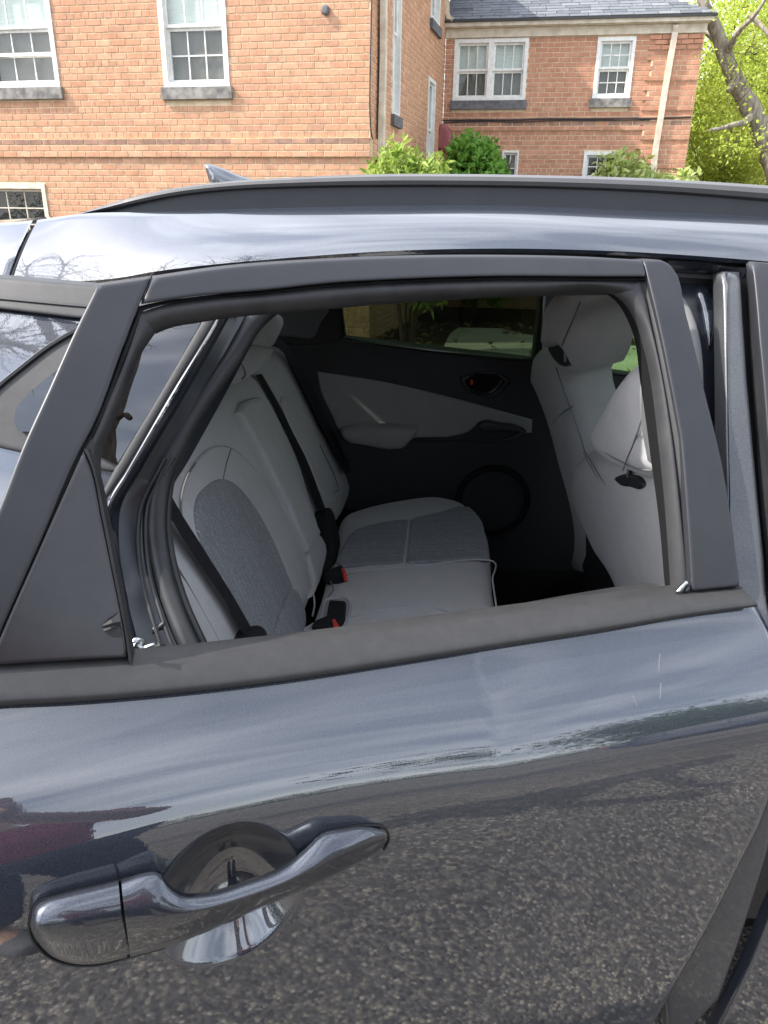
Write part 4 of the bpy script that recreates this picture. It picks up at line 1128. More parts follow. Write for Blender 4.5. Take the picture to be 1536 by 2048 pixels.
h1_ = pp('headrest', NS, [(1186, 868), (1191, 845), (1205, 820), (1222, 788), (1243, 753), (1268, 728), (1300, 706), (1332, 708), (1352, 780), (1358, 920), (1344, 962), (1312, 963), (1275, 953), (1248, 942), (1217, 923), (1196, 901)], 0.050, -0.055, 0.045, 'seat', s1, smooth=4, g=0.012, crown=0.004, on=0.030)
line_on('seam', NS, [(1289, 838), (1266, 889), (1252, 922), (1246, 941)], 0.0545, 0.0014, 'seam', h1_)
line_on('seam', NS, [(1190, 878), (1203, 896), (1222, 912), (1248, 926), (1276, 938), (1312, 948)], 0.050, 0.0016, 'seam', h1_)
line_on('seam', NB, [(1171, 904), (1190, 938), (1215, 975), (1243, 1015), (1272, 1060), (1298, 1108), (1312, 1140), (1323, 1172)], 0.0085, 0.0015, 'seam', s1)
stit = resample(cr([NB.P(x, y, 0.0085) for x, y in [(1167, 906), (1186, 941), (1210, 978), (1238, 1019), (1267, 1064), (1293, 1111), (1307, 1142), (1318, 1174)]], 8), 90)
acc = Acc()
for i in range(89):
    a, b = Vector(stit[i]), Vector(stit[i + 1])
    acc.box((a + b) / 2, (b - a) * 0.3, NS.e1 * 0.001, NS.n * 0.001)
acc.build('stitching', 'seam', s1, kind='stuff')
line_on('seam', NB, [(1238, 1176), (1262, 1141), (1282, 1122), (1300, 1110)], 0.0085, 0.0015, 'seam', s1)
gd = pp('post_guide', NB, [(1230, 958), (1238, 951), (1258, 951), (1280, 960), (1288, 970), (1284, 977), (1262, 974), (1238, 967)], 0.016, 0.0, 0.006, 'satin', s1, smooth=4, g=0.008, on=0.012)
seat_posts(NB, (1257, 962), (1262, 935), 0.010, s1)
TS = Pl((0.47, 2.0, 1.1), (-1, -0.10, -0.27))
s2 = pp('front_seat', TS, [(1066, 703), (1082, 698), (1128, 706), (1165, 733, -0.05), (1187, 746, -0.09), (1205, 822, -0.09), (1228, 900, -0.09), (1240, 1000, -0.09), (1225, 1140, -0.09), (1169, 1150), (1157, 1151), (1146, 1138), (1149, 1040), (1143, 1003), (1124, 933), (1099, 842), (1082, 800), (1066, 768)], 0.0, -0.14, 0.06, 'seat', car, smooth=3, g=0.018, crown=0.008, on=-0.015, label='far front seat in grey cloth')
h2_ = pp('headrest', TS, [(1093, 692), (1095, 640), (1102, 600), (1125, 580), (1170, 575), (1212, 588, -0.03), (1231, 618, -0.04), (1238, 652, -0.042), (1233, 690, -0.040), (1218, 720, -0.034), (1199, 733, -0.022), (1186, 727, -0.012), (1170, 711, -0.004), (1152, 701, 0.006), (1125, 693)], 0.055, -0.075, 0.055, 'seat', s2, smooth=4, g=0.016, on=0.022)
line_on('seam', TS, [(1160, 605), (1142, 648), (1130, 675), (1124, 691)], 0.056, 0.0018, 'seam', h2_)
line_on('seam', TS, [(1112, 735), (1126, 775), (1140, 815), (1158, 865), (1170, 905)], 0.007, 0.0018, 'seam', s2)
line_on('seam', TS, [(1105, 848), (1122, 828), (1146, 812)], 0.007, 0.0018, 'seam', s2)
pp('post_guide', TS, [(1103, 697), (1140, 697), (1152, 716), (1146, 728), (1116, 718)], 0.012, -0.02, 0.006, 'black', s2, smooth=3, g=0.012, on=0.0)
seat_posts(TS, (1132, 722), (1131, 700), 0.016, s2)
# ------------------------------------------------------------------ outdoor materials
M['brick'] = brick_mat('orange red brick', [(0.509, 0.271, 0.165), (0.57, 0.316, 0.197), (0.533, 0.289, 0.177), (0.6, 0.35, 0.224), (0.545, 0.301, 0.185), (0.484, 0.271, 0.179), (0.588, 0.335, 0.209)], dirt=0.26)
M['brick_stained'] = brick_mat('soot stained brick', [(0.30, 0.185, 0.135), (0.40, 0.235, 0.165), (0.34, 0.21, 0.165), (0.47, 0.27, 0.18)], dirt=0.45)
M['brick_wing'] = brick_mat('redder brick', [(0.476, 0.233, 0.151), (0.53, 0.27, 0.176), (0.501, 0.248, 0.16), (0.555, 0.3, 0.202), (0.512, 0.257, 0.166), (0.458, 0.239, 0.164)], dirt=0.30)
M['mortar'] = rough_mat('buff mortar', (0.74, 0.61, 0.41), 0.95, col2=(0.58, 0.46, 0.31), nscale=14, bump=0.5, bscale=140, spec=0.1)
M['white'] = rough_mat('white window paint', (0.80, 0.80, 0.77), 0.45, col2=(0.68, 0.67, 0.62), nscale=18, bump=0.1)
M['cream'] = rough_mat('cream trim paint', (0.66, 0.60, 0.48), 0.5, col2=(0.50, 0.43, 0.33), nscale=9, bump=0.15, detail=7)
M['stone'] = rough_mat('weathered stone sill', (0.30, 0.28, 0.25), 0.9, col2=(0.12, 0.115, 0.11), nscale=11, bump=0.3, detail=8)
M['slate'] = rough_mat('dark slate sill', (0.16, 0.16, 0.165), 0.8, col2=(0.09, 0.09, 0.095), nscale=12, bump=0.2, detail=6)
M['shingle'] = brick_mat('grey asphalt shingle', [(0.13, 0.14, 0.155), (0.17, 0.18, 0.195), (0.10, 0.11, 0.125), (0.20, 0.205, 0.215)], dirt=0.25)
M['blind'] = rough_mat('pale blind', (0.82, 0.82, 0.78), 0.8, col2=(0.70, 0.70, 0.66), nscale=6, stretch=(1, 1, 14))
M['screen'] = rough_mat('insect screen', (0.21, 0.18, 0.16), 0.7, col2=(0.15, 0.13, 0.115), nscale=7, detail=8)
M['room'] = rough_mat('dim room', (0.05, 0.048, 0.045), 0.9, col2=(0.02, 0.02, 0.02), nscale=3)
M['asphalt_paint'] = None
M['cable'] = rough_mat('black cable', (0.03, 0.03, 0.03), 0.6)
M['oxide'] = rough_mat('red oxide box paint', (0.28, 0.085, 0.08), 0.6, nscale=12)
M['bark'] = rough_mat('grey brown bark', (0.34, 0.30, 0.245), 0.95, col2=(0.15, 0.125, 0.10), nscale=22, bump=1.0, bscale=60, spec=0.1, stretch=(1, 1, 0.25), detail=8)
M['twig'] = rough_mat('twig bark', (0.11, 0.085, 0.06), 0.95, nscale=60, spec=0.1)
M['lime'] = leaf_mat('lime spring leaf', [(0.42, 0.51, 0.07), (0.53, 0.60, 0.10), (0.35, 0.46, 0.06), (0.60, 0.64, 0.16)], trans=0.5)
M['olive'] = leaf_mat('olive spring leaf', [(0.28, 0.33, 0.04), (0.38, 0.42, 0.055), (0.22, 0.28, 0.035), (0.44, 0.45, 0.08)], trans=0.45)
M['shrub_dark'] = leaf_mat('deep green leaf', [(0.09, 0.22, 0.03), (0.15, 0.31, 0.05), (0.20, 0.38, 0.06), (0.11, 0.26, 0.04)], trans=0.35)
M['shrub_lime'] = leaf_mat('yellow green leaf', [(0.22, 0.34, 0.05), (0.32, 0.43, 0.08), (0.42, 0.50, 0.13), (0.17, 0.29, 0.04)], trans=0.4)
M['shrub_pale'] = leaf_mat('variegated pale leaf', [(0.26, 0.36, 0.06), (0.40, 0.48, 0.14), (0.60, 0.63, 0.32), (0.20, 0.31, 0.05)], trans=0.4)
M['green'] = leaf_mat('mid green leaf', [(0.045, 0.085, 0.02), (0.07, 0.12, 0.028), (0.10, 0.15, 0.035)], trans=0.3)
M['deadleaf'] = leaf_mat('dead leaf', [(0.15, 0.085, 0.045), (0.24, 0.15, 0.08), (0.10, 0.06, 0.035), (0.33, 0.24, 0.14)], trans=0.1, rough=0.8)
M['concrete'] = rough_mat('pale concrete', (0.44, 0.42, 0.38), 0.9, col2=(0.33, 0.315, 0.285), nscale=2.2, bump=0.3, bscale=90, detail=9, spec=0.15)
M['mulch'] = rough_mat('brown mulch', (0.075, 0.052, 0.035), 0.95, col2=(0.03, 0.022, 0.016), nscale=26, bump=1.0, bscale=45, spec=0.05, detail=8)
M['cargrey'] = paint_mat('car paint dark grey', (0.05, 0.052, 0.056), metallic=0.1, rough=0.4, coat_ior=1.6)
M['carblue'] = paint_mat('car paint navy', (0.012, 0.020, 0.045), metallic=0.1, rough=0.4, coat_ior=1.6)
M['carwhite'] = paint_mat('car paint white', (0.72, 0.73, 0.74), metallic=0.0, rough=0.4, coat_ior=1.5, flake=0.02)
M['lamp'] = rough_mat('lamp lens', (0.75, 0.75, 0.72), 0.1, nscale=30)
M['lampred'] = rough_mat('tail lamp lens', (0.45, 0.01, 0.01), 0.12, nscale=30)

def asphalt_mat():
    m, nt, b = new_mat('worn asphalt with exposed stones')
    n, l = nt.nodes, nt.links
    tc = n.new('ShaderNodeTexCoord')
    vo = n.new('ShaderNodeTexVoronoi'); vo.inputs['Scale'].default_value = 115.0
    v2 = n.new('ShaderNodeTexVoronoi'); v2.inputs['Scale'].default_value = 240.0
    no = n.new('ShaderNodeTexNoise'); no.inputs['Scale'].default_value = 0.9; no.inputs['Detail'].default_value = 8
    for t in (vo, v2, no):
        l.new(tc.outputs['Object'], t.inputs['Vector'])
    sp = n.new('ShaderNodeSeparateColor'); l.new(vo.outputs['Color'], sp.inputs['Color'])
    rp = n.new('ShaderNodeValToRGB'); e = rp.color_ramp.elements
    e[0].color = (0.045, 0.042, 0.040, 1); e[1].color = (0.46, 0.42, 0.36, 1)
    for p, c in ((0.3, (0.09, 0.083, 0.077)), (0.55, (0.15, 0.138, 0.125)), (0.75, (0.24, 0.215, 0.185)), (0.9, (0.33, 0.285, 0.22))):
        q = e.new(p); q.color = (*c, 1)
    l.new(sp.outputs[0], rp.inputs['Fac'])
    gap = n.new('ShaderNodeMapRange'); gap.inputs['From Min'].default_value = 0.40; gap.inputs['From Max'].default_value = 0.75
    gap.inputs['To Min'].default_value = 0.0; gap.inputs['To Max'].default_value = 0.85
    l.new(vo.outputs['Distance'], gap.inputs['Value'])
    s2 = n.new('ShaderNodeSeparateColor'); l.new(v2.outputs['Color'], s2.inputs['Color'])
    tar = n.new('ShaderNodeMixRGB'); tar.inputs['Color1'].default_value = (0.045, 0.042, 0.040, 1); tar.inputs['Color2'].default_value = (0.16, 0.148, 0.135, 1)
    l.new(s2.outputs[0], tar.inputs['Fac'])
    mx = n.new('ShaderNodeMixRGB'); l.new(gap.outputs['Result'], mx.inputs['Fac'])
    l.new(rp.outputs['Color'], mx.inputs['Color1']); l.new(tar.outputs['Color'], mx.inputs['Color2'])
    pr = n.new('ShaderNodeMapRange'); pr.inputs['From Min'].default_value = 0.3; pr.inputs['From Max'].default_value = 0.7
    pr.inputs['To Min'].default_value = 0.62; pr.inputs['To Max'].default_value = 1.1
    l.new(no.outputs['Fac'], pr.inputs['Value'])
    sc = n.new('ShaderNodeVectorMath'); sc.operation = 'SCALE'
    l.new(mx.outputs['Color'], sc.inputs[0]); l.new(pr.outputs['Result'], sc.inputs['Scale'])
    l.new(sc.outputs['Vector'], b.inputs['Base Color'])
    b.inputs['Roughness'].default_value = 0.9; b.inputs['Specular IOR Level'].default_value = 0.2
    bp = n.new('ShaderNodeBump'); bp.inputs['Strength'].default_value = 0.8; bp.inputs['Distance'].default_value = 0.004; bp.invert = True
    l.new(vo.outputs['Distance'], bp.inputs['Height']); l.new(bp.outputs['Normal'], b.inputs['Normal'])
    return m
M['asphalt'] = asphalt_mat()

rng = random.Random(7)
nrng = np.random.default_rng(11)

# ------------------------------------------------------------------ ground
def sheet(name, pts, z, mat):
    o = mk(name, [(x, y, z) for x, y in pts], [tuple(range(len(pts)))], mat, None, smooth=False)
    o['kind'] = 'structure'
    return o
sheet('ground', [(-150, -150), (150, -150), (150, 200), (-150, 200)], -0.03, 'mulch')
sheet('road', [(-60, -40), (60, -40), (60, 4.6), (-60, 4.6)], 0.0, 'asphalt')
sheet('pavement', [(0.30, 4.9), (30, 4.9), (30, 9.46), (2.35, 9.46), (1.99, 10.15), (1.64, 10.83), (1.03, 10.87), (0.85, 10.2), (0.66, 8.9), (0.60, 8.4)], 0.022, 'concrete')
sheet('path', [(2.3, 10.02), (30, 10.1), (30, 12.2), (2.6, 12.0)], 0.024, 'concrete')
a = Acc(); a.box((0, 4.75, 0.06), (60, 0, 0), (0, 0.15, 0), (0, 0, 0.08)); k_ = a.build('kerb', 'concrete', None, smooth=False); k_['kind'] = 'structure'
sheet('planting_bed', [(-30, 4.9), (30, 4.9), (30, 12.6), (12, 16), (-30, 16)], 0.014, 'mulch')

def leaf_quads(P, size, up=0.0, jit=0.4, aspect=0.55, cup=0.25):
    """bent leaf blades (two triangles pairs) at points P"""
    n = len(P)
    d = nrng.normal(size=(n, 3)); d[:, 2] = d[:, 2] * (1 - up) + up * 0.2
    d /= np.linalg.norm(d, axis=1, keepdims=True)
    r = nrng.normal(size=(n, 3)); s = np.cross(d, r); s /= np.linalg.norm(s, axis=1, keepdims=True)
    nn = np.cross(s, d)
    L = size * (1 + jit * (nrng.random((n, 1)) - 0.5) * 2)
    W = L * aspect
    a = P; b = P + d * L * 0.45 + s * W * 0.5 + nn * L * cup * 0.3; c = P + d * L - nn * L * cup * 0.3; e = P + d * L * 0.45 - s * W * 0.5 + nn * L * cup * 0.3
    V = np.stack([a, b, c, e], 1).reshape(-1, 3)
    F = np.arange(n * 4).reshape(n, 4)
    return V, F

def leaves(name, P, size, mat, parent, **kw):
    V, F = leaf_quads(np.asarray(P), size, **kw)
    o = mk(name, V, F.tolist(), mat, parent, smooth=False)
    return o

# fallen leaves on the bed and along its edge
P = []
for _ in range(9000):
    x, y = rng.uniform(-7, 6.5), rng.uniform(5.0, 11.2)
    on_bed = x < 0.3 + (y - 5) * 0.085 or y > 10.9 or (x > 2.2 and 9.46 < y < 10.05) or (x > 1.6 and y > 10.1 and x < 2.5)
    if on_bed or rng.random() < 0.03:
        P.append((x, y, 0.03 + rng.random() * 0.02))
V, F = leaf_quads(np.asarray(P), 0.075, up=0.85)
V[:, 2] = np.maximum(V[:, 2], 0.026)
o = mk('fallen_leaves', V, F.tolist(), 'deadleaf', None, smooth=False, kind='stuff', label='brown fallen leaves scattered over the planting bed')

# ------------------------------------------------------------------ brick building: main block and wing
B0 = at_y(741, 345, 9.3)
PSI = rad(11.0)
K2 = at_y(886, 240, 13.6)
B0 = Vector((B0.x, B0.y, 0.0)); K2 = Vector((K2.x, K2.y, 0.0))
bld = Thing('apartment_building', (B0.x, B0.y + 3, 0.0), 'two storey red brick apartment building with white sash windows and a grey roofed wing', 'building')
er = Vector((math.cos(PSI), -math.sin(PSI), 0))
FA = Pl(B0, (-math.sin(PSI), -math.cos(PSI), 0))
dR = (K2 - B0); LR = dR.length; dR.normalize()
FR = Pl(B0, (dR.y, -dR.x, 0))
PW = rad(9.5)
FW = Pl(K2, (-math.sin(PW), -math.cos(PW), 0))

COURSE, PITCHB = 0.0678, 0.186
def wall_pieces(S, u0, u1, v0, v1, holes, extra_u=()):
    us = sorted(set([u0, u1] + [h[0] for h in holes] + [h[1] for h in holes]))
    vs_ = sorted(set([v0, v1] + [h[2] for h in holes] + [h[3] for h in holes]))
    a = Acc()
    for p, q in zip(us, us[1:]):
        for r, s in zip(vs_, vs_[1:]):
            cu, cv = (p + q) / 2, (r + s) / 2
            if any(h[0] < cu < h[1] and h[2] < cv < h[3] for h in holes):
                continue
            a.add([S.map(p, r, -0.006), S.map(q, r, -0.006), S.map(q, s, -0.006), S.map(p, s, -0.006)], [(0, 1, 2, 3)])
    for h in holes:
        c = [(h[0], h[2]), (h[1], h[2]), (h[1], h[3]), (h[0], h[3])]
        for (x1, y1), (x2, y2) in zip(c, c[1:] + c[:1]):
            a.add([S.map(x1, y1, -0.006), S.map(x2, y2, -0.006), S.map(x2, y2, -0.14), S.map(x1, y1, -0.14)], [(0, 1, 2, 3)])
    return a

def brick_list(S, u0, u1, v0, v1, holes, proud=lambda u, k: 0.0, hdr=7, koff=0, plain=(), force=()):
    out = []
    k = 0
    v = v0
    while v + COURSE <= v1 + 1e-6:
        header = ((k + koff) % hdr == 0 and k not in plain) or k in force
        step = PITCHB / 2 if header else PITCHB
        u = u0 - (PITCHB * (0.5 if (k % 2 and not header) else 0.25 if header else 0.0))
        while u < u1:
            a, b = max(u, u0) + 0.0055, min(u + step, u1) - 0.0055
            lo, hi = v + 0.0055, v + COURSE - 0.0055
            cuts = [(a, b)]
            for h in holes:
                if hi > h[2] and lo < h[3]:
                    nc_ = []
                    for c, d in cuts:
                        if d <= h[0] or c >= h[1]:
                            nc_.append((c, d))
                        else:
                            if c < h[0]: nc_.append((c, h[0] - 0.003))
                            if d > h[1]: nc_.append((h[1] + 0.003, d))
                    cuts = nc_
            for c, d in cuts:
                if d - c > 0.02:
                    out.append((c, d, lo, hi, proud((c + d) / 2, k) + rng.uniform(-0.0012, 0.0012), k))
            u += step
        v += COURSE
        k += 1
    return out

unit_brick = {}
def brick_mesh(mat):
    """12-triangle brick one unit wide and high, chamfered face"""
    if mat not in unit_brick:
        v, f = [], []
        e, c = 0.5, 0.47
        v = [(-e, -e, -1), (e, -e, -1), (e, e, -1), (-e, e, -1), (-e, -e, -0.12), (e, -e, -0.12), (e, e, -0.12), (-e, e, -0.12), (-0.485, -0.455, 0), (0.485, -0.455, 0), (0.485, 0.455, 0), (-0.485, 0.455, 0)]
        f = [(8, 9, 10, 11)]
        for i in range(4):
            j = (i + 1) % 4
            f.append((4 + i, 4 + j, 8 + j, 8 + i)); f.append((i, j, 4 + j, 4 + i))
        me = bpy.data.meshes.new('brick')
        me.from_pydata(v, [], f); me.materials.append(M[mat]); me.update()
        unit_brick[mat] = (me, np.asarray(v, float), f)
    return unit_brick[mat]

def lay(S, L, mat, wall, individual, stained=None):
    """bricks as parts (individual set) and the remainder as one mesh"""
    base = Vector(wall['_b'])
    rest = {}
    rot = Matrix((S.e1, S.e2, S.n)).transposed().to_4x4()
    for i, (a, b, lo, hi, h, k) in enumerate(L):
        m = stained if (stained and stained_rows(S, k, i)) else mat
        me, bv, bf = brick_mesh(m)
        c = S.map((a + b) / 2, (lo + hi) / 2, h)
        dep = 0.028
        tilt = rng.uniform(-0.012, 0.012)
        if i in individual:
            o = bpy.data.objects.new('brick', me)
            COL.objects.link(o); o.parent = wall
            o.matrix_local = Matrix.Translation(c - base) @ rot @ Matrix.Rotation(tilt, 4, 'Z') @ Matrix.Diagonal((b - a, hi - lo, dep, 1))
        else:
            q = bv * np.array([b - a, hi - lo, dep])
            W = np.asarray(c) + q[:, :1] * np.asarray(S.e1) + (q[:, 1:2] + tilt * q[:, :1]) * np.asarray(S.e2) + q[:, 2:] * np.asarray(S.n)
            rest.setdefault(m, Acc()).add(W, bf)
    for m, a in rest.items():
        a.build('bricks', m, wall, smooth=False, kind='stuff')

_st = {}
def stained_rows(S, k, i):
    return k in _st.get(id(S), ()) and (hash((k, i)) % 100) < 80

def window(S, hole, rails, cols, rows_top, rows_low, parent, sill='stone', blind=True, screen=True, mull=None, frame='white', label=None, mid=None):
    """double-hung window: casing, two sashes with glazing bars, every pane on its own"""
    u0, u1, v0, v1 = hole
    cw = min(0.055, (u1 - u0) * 0.09)
    a = Acc()
    def bx(p, q, r, s, n0, n1, acc):
        acc.box(S.map((p + q) / 2, (r + s) / 2, (n0 + n1) / 2), S.e1 * abs(q - p) / 2, S.e2 * abs(s - r) / 2, S.n * abs(n1 - n0) / 2)
    bx(u0, u0 + cw, v0, v1, -0.12, 0.012, a); bx(u1 - cw, u1, v0, v1, -0.12, 0.012, a)
    bx(u0 + cw, u1 - cw, v1 - cw, v1, -0.12, 0.011, a); bx(u0 + cw, u1 - cw, v0, v0 + cw * 0.9, -0.12, 0.016, a)
    w = a.build('window', frame, parent, smooth=False, label=label)
    spans = [(u0 + cw, u1 - cw)]
    if mull:
        a = Acc(); bx(mull - 0.04, mull + 0.04, v0 + cw * 0.9, v1 - cw, -0.115, 0.009, a)
        a.build('mullion', frame, w, smooth=False)
        spans = [(u0 + cw, mull - 0.04), (mull + 0.04, u1 - cw)]
    for (p, q) in spans:
        top, bot = v1 - cw, v0 + cw * 0.9
        parts = [(bot, rails, rows_low, -0.062), (rails, top, rows_top, -0.030)] if rails else [(bot, top, rows_top, -0.045)]
        for i, (r, s, nr_, n) in enumerate(parts):
            sw = 0.032
            a = Acc()
            bx(p, p + sw, r, s, n - 0.03, n, a); bx(q - sw, q, r, s, n - 0.03, n, a)
            bx(p + sw, q - sw, r, r + sw, n - 0.03, n, a); bx(p + sw, q - sw, s - sw, s, n - 0.03, n, a)
            W, H = (q - p - 2 * sw), (s - r - 2 * sw)
            for c in range(1, cols):
                x = p + sw + W * c / cols
                bx(x - 0.007, x + 0.007, r + sw, s - sw, n - 0.022, n - 0.006, a)
            for c in range(1, nr_):
                y = r + sw + H * c / nr_
                t = 0.018 if mid else 0.007
                for cc in range(cols):
                    bx(p + sw + W * cc / cols + 0.0072, p + sw + W * (cc + 1) / cols - 0.0072, y - t, y + t, n - 0.0225, n - 0.005, a)
            a.build('sash', frame, w, smooth=False)
            for c in range(cols):
                for d in range(nr_):
                    x0, x1_ = p + sw + W * c / cols, p + sw + W * (c + 1) / cols
                    y0, y1_ = r + sw + H * d / nr_, r + sw + H * (d + 1) / nr_
                    t = rng.uniform(-0.002, 0.002)
                    mk('pane', [S.map(x0, y0, n - 0.016), S.map(x1_, y0, n - 0.016 + t), S.map(x1_, y1_, n - 0.016 + t * 2), S.map(x0, y1_, n - 0.016)], [(0, 1, 2, 3)], 'glass', w, smooth=False)
            back = 'blind' if (blind and (i == 1 or not rails)) else ('screen' if screen else 'room')
            mk('blind' if back == 'blind' else 'screen', [S.map(p, r, -0.105), S.map(q, r, -0.105), S.map(q, s, -0.105), S.map(p, s, -0.105)], [(0, 1, 2, 3)], back, w, smooth=False)
    if sill:
        a = Acc(); bx(u0 - 0.03, u1 + 0.03, v0 - 0.125, v0 - 0.002, -0.10, 0.045, a)
        a.build('sill', sill, w, smooth=False)
    return w

def uvp(S, x, y): return S.uv(x, y, 0.0)

# --- main block facade
uL = -9.0
zb = -0.05
h1w = (uvp(FA, -22, 172)[0], uvp(FA, 121, 172)[0], uvp(FA, 121, 174)[1], uvp(FA, 121, 174)[1] + 1.62)
h2w = (uvp(FA, 329, 172)[0], uvp(FA, 460, 172)[0], uvp(FA, 400, 174)[1], uvp(FA, 400, 174)[1] + 1.62)
h3w = (uvp(FA, -70, 420)[0], uvp(FA, 97, 420)[0], uvp(FA, 97, 368)[1] - 0.75, uvp(FA, 97, 368)[1])
v0A = 0.0
def rowA(y, x=400): return int(math.floor((uvp(FA, x, y)[1] - v0A) / COURSE))
kt, kb = rowA(268, 600), rowA(306, 600)
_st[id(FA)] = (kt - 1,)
proudA = lambda u, k: 0.028 if kb <= k < kt else 0.0
holesA = [h1w, h2w, h3w]
TOPA = 5.4
wall = wall_pieces(FA, uL, 0.0, v0A, TOPA, [(h[0], h[1], h[2] - (0.125 if i < 2 else 0), h[3]) for i, h in enumerate(holesA)]).build('wall', 'mortar', bld, smooth=False, label='brick front wall of the main block')
hdr_off = (-rowA(16, 500)) % 7
LA = brick_list(FA, uL, 0.0, v0A, 4.0, [(h[0], h[1], h[2] - (0.125 if i < 2 else 0), h[3]) for i, h in enumerate(holesA)], proudA, koff=hdr_off, plain=range(kb - 1, kt + 1), force=(kt,))
vis = []
for i, (a, b, lo, hi, h, k) in enumerate(LA):
    c = FA.map((a + b) / 2, (lo + hi) / 2, 0)
    d = CAMROT.transposed() @ (c - EYE)
    x, y = CX + FOC * d.x / -d.z, CY - FOC * d.y / -d.z
    if 5 < x < 745 and 2 < y < 440 and (b - a) > 0.12 and y < 440 - x * 0.16 + (12 if x > 350 else 30):
        vis.append((c.y, i))
vis.sort()
indA = set(i for _, i in vis[:296])
def proud_band(S, u0, u1, ka, kb_, h, v0, par):
    a = Acc(); z0, z1 = v0 + ka * COURSE + 0.004, v0 + kb_ * COURSE - 0.004
    a.box(S.map((u0 + u1) / 2, (z0 + z1) / 2, (h - 0.006) / 2 - 0.004), S.e1 * (u1 - u0) / 2, S.e2 * (z1 - z0) / 2, S.n * ((h - 0.006) / 2 + 0.004))
    a.build('mortar_bed', 'mortar', par, smooth=False)
proud_band(FA, uL, -0.003, kb, kt, 0.028, v0A, wall)
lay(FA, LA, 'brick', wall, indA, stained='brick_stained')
window(FA, h1w, uvp(FA, 110, 54)[1], 3, 2, 2, bld, mid=None, label='left window of the main block')
window(FA, h2w, uvp(FA, 400, 52)[1], 3, 2, 2, bld, label='right window of the main block')
window(FA, h3w, None, 4, 3, 0, bld, sill=None, blind=False, screen=False, frame='cream', label='low basement window')
for (h, y) in ((h1w, 106),):
    a = Acc(); zr = uvp(FA, 110, y)[1]
    a.box(FA.map((h[0] + h[1]) / 2, zr, -0.040), FA.e1 * ((h[1] - h[0]) / 2 - 0.06), FA.e2 * 0.018, FA.n * 0.012)
    a.build('storm_rail', 'white', bld, smooth=False)
# --- return wall
def vR(x, y): return uvp(FR, x, y)
wa = (vR(783, 232)[0], vR(798, 240)[0], vR(783, 228)[1], vR(783, 228)[1] + 1.75)
wb = (vR(853, 285)[0], vR(867, 285)[0], vR(853, 300)[1] - 0.4, vR(855, 150)[1])
wc = (vR(861, 30)[0], vR(878, 60)[0], vR(878, 58)[1], vR(878, 58)[1] + 1.5)
holesR = [wa, wb, wc]
wallR = wall_pieces(FR, 0.0, LR, v0A, TOPA, holesR).build('wall', 'mortar', bld, smooth=False, label='brick side wall of the main block')
LRr = brick_list(FR, 0.0, LR, v0A, 5.2, holesR, lambda u, k: 0.028 if kb <= k < kt else 0.0, koff=hdr_off, plain=range(kb - 1, kt + 1), force=(kt,))
proud_band(FR, 0.003, LR, kb, kt, 0.028, v0A, wallR)
lay(FR, LRr, 'brick', wallR, set())
for h in (wa, wb, wc):
    window(FR, h, (h[2] + h[3]) / 2, 2, 1, 1, bld, sill='slate', label='narrow window of the side wall')
# roof of the main block, above the frame
a = Acc()
c = FA.map(uL / 2, TOPA + 0.1, -3.0)
a.box(c, FA.e1 * (-uL / 2 + 0.4), FA.n * 3.4, Vector((0, 0, 0.1)))
a.build('eaves', 'cream', bld, smooth=False)
# --- wing
W_END = uvp(FW, 1397, 150)[0]
v0W = 0.0
TOPW = uvp(FW, 1000, 72)[1]
hw1 = (uvp(FW, 905, 196)[0], uvp(FW, 1050, 196)[0], uvp(FW, 980, 201)[1], uvp(FW, 985, 77)[1])
hw2 = (uvp(FW, 1184, 196)[0], uvp(FW, 1259, 196)[0], uvp(FW, 1220, 197)[1], uvp(FW, 1230, 74)[1])
hw3 = (uvp(FW, 1004, 320)[0], uvp(FW, 1037, 320)[0], uvp(FW, 1020, 370)[1], uvp(FW, 1020, 302)[1])
hw4 = (uvp(FW, 1166, 330)[0], uvp(FW, 1240, 330)[0], uvp(FW, 1200, 380)[1], uvp(FW, 1200, 303)[1])
TOPW = max(TOPW, hw1[3] + 0.01, hw2[3] + 0.01)
holesW = [hw1, hw2, hw3, hw4]
hs_ = [(h[0], h[1], h[2] - (0.125 if i < 2 else 0), h[3]) for i, h in enumerate(holesW)]
wallW = wall_pieces(FW, 0.0, W_END, v0W, TOPW, hs_).build('wall', 'mortar', bld, smooth=False, label='brick wall of the wing')
ktw = int(round(uvp(FW, 1150, 247)[1] / COURSE)); 
def proudW(u, k):
    p = 0.022 if (ktw - 2 <= k < ktw and u <= W_END - 0.75) else 0.0
    if u > W_END - 0.75 and k % 6 != 2:
        p += 0.022
    return p
_st[id(FW)] = (ktw - 1,)
LW = brick_list(FW, 0.0, W_END, v0W, TOPW, hs_, proudW, koff=3)
proud_band(FW, 0.003, W_END - 0.76, ktw - 2, ktw, 0.022, v0W, wallW)
kk = 3
while (kk + 5) * COURSE < TOPW:
    proud_band(FW, W_END - 0.72, W_END - 0.003, kk, kk + 5, 0.022, v0W, wallW); kk += 6
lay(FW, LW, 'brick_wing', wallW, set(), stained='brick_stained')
window(FW, hw1, uvp(FW, 985, 141)[1], 3, 1, 1, bld, mull=(hw1[0] + hw1[1]) / 2, sill='slate', label='double window of the wing')
window(FW, hw2, uvp(FW, 1225, 137)[1], 3, 2, 2, bld, sill='stone', mid=None, label='single window of the wing')
window(FW, hw3, None, 2, 2, 0, bld, sill=None, blind=False, label='small basement window of the wing behind the shrub')
window(FW, hw4, None, 3, 3, 0, bld, sill=None, blind=False, screen=False, label='basement window of the wing')
# end wall of the wing
sd = FW.map(W_END, 0, 0)
mk('wall', [FW.map(W_END, v0W, -0.006), FW.map(W_END, v0W, -6), FW.map(W_END, TOPW, -6), FW.map(W_END, TOPW, -0.006)], [(0, 1, 2, 3)], 'mortar', bld, smooth=False, label='end wall of the wing')
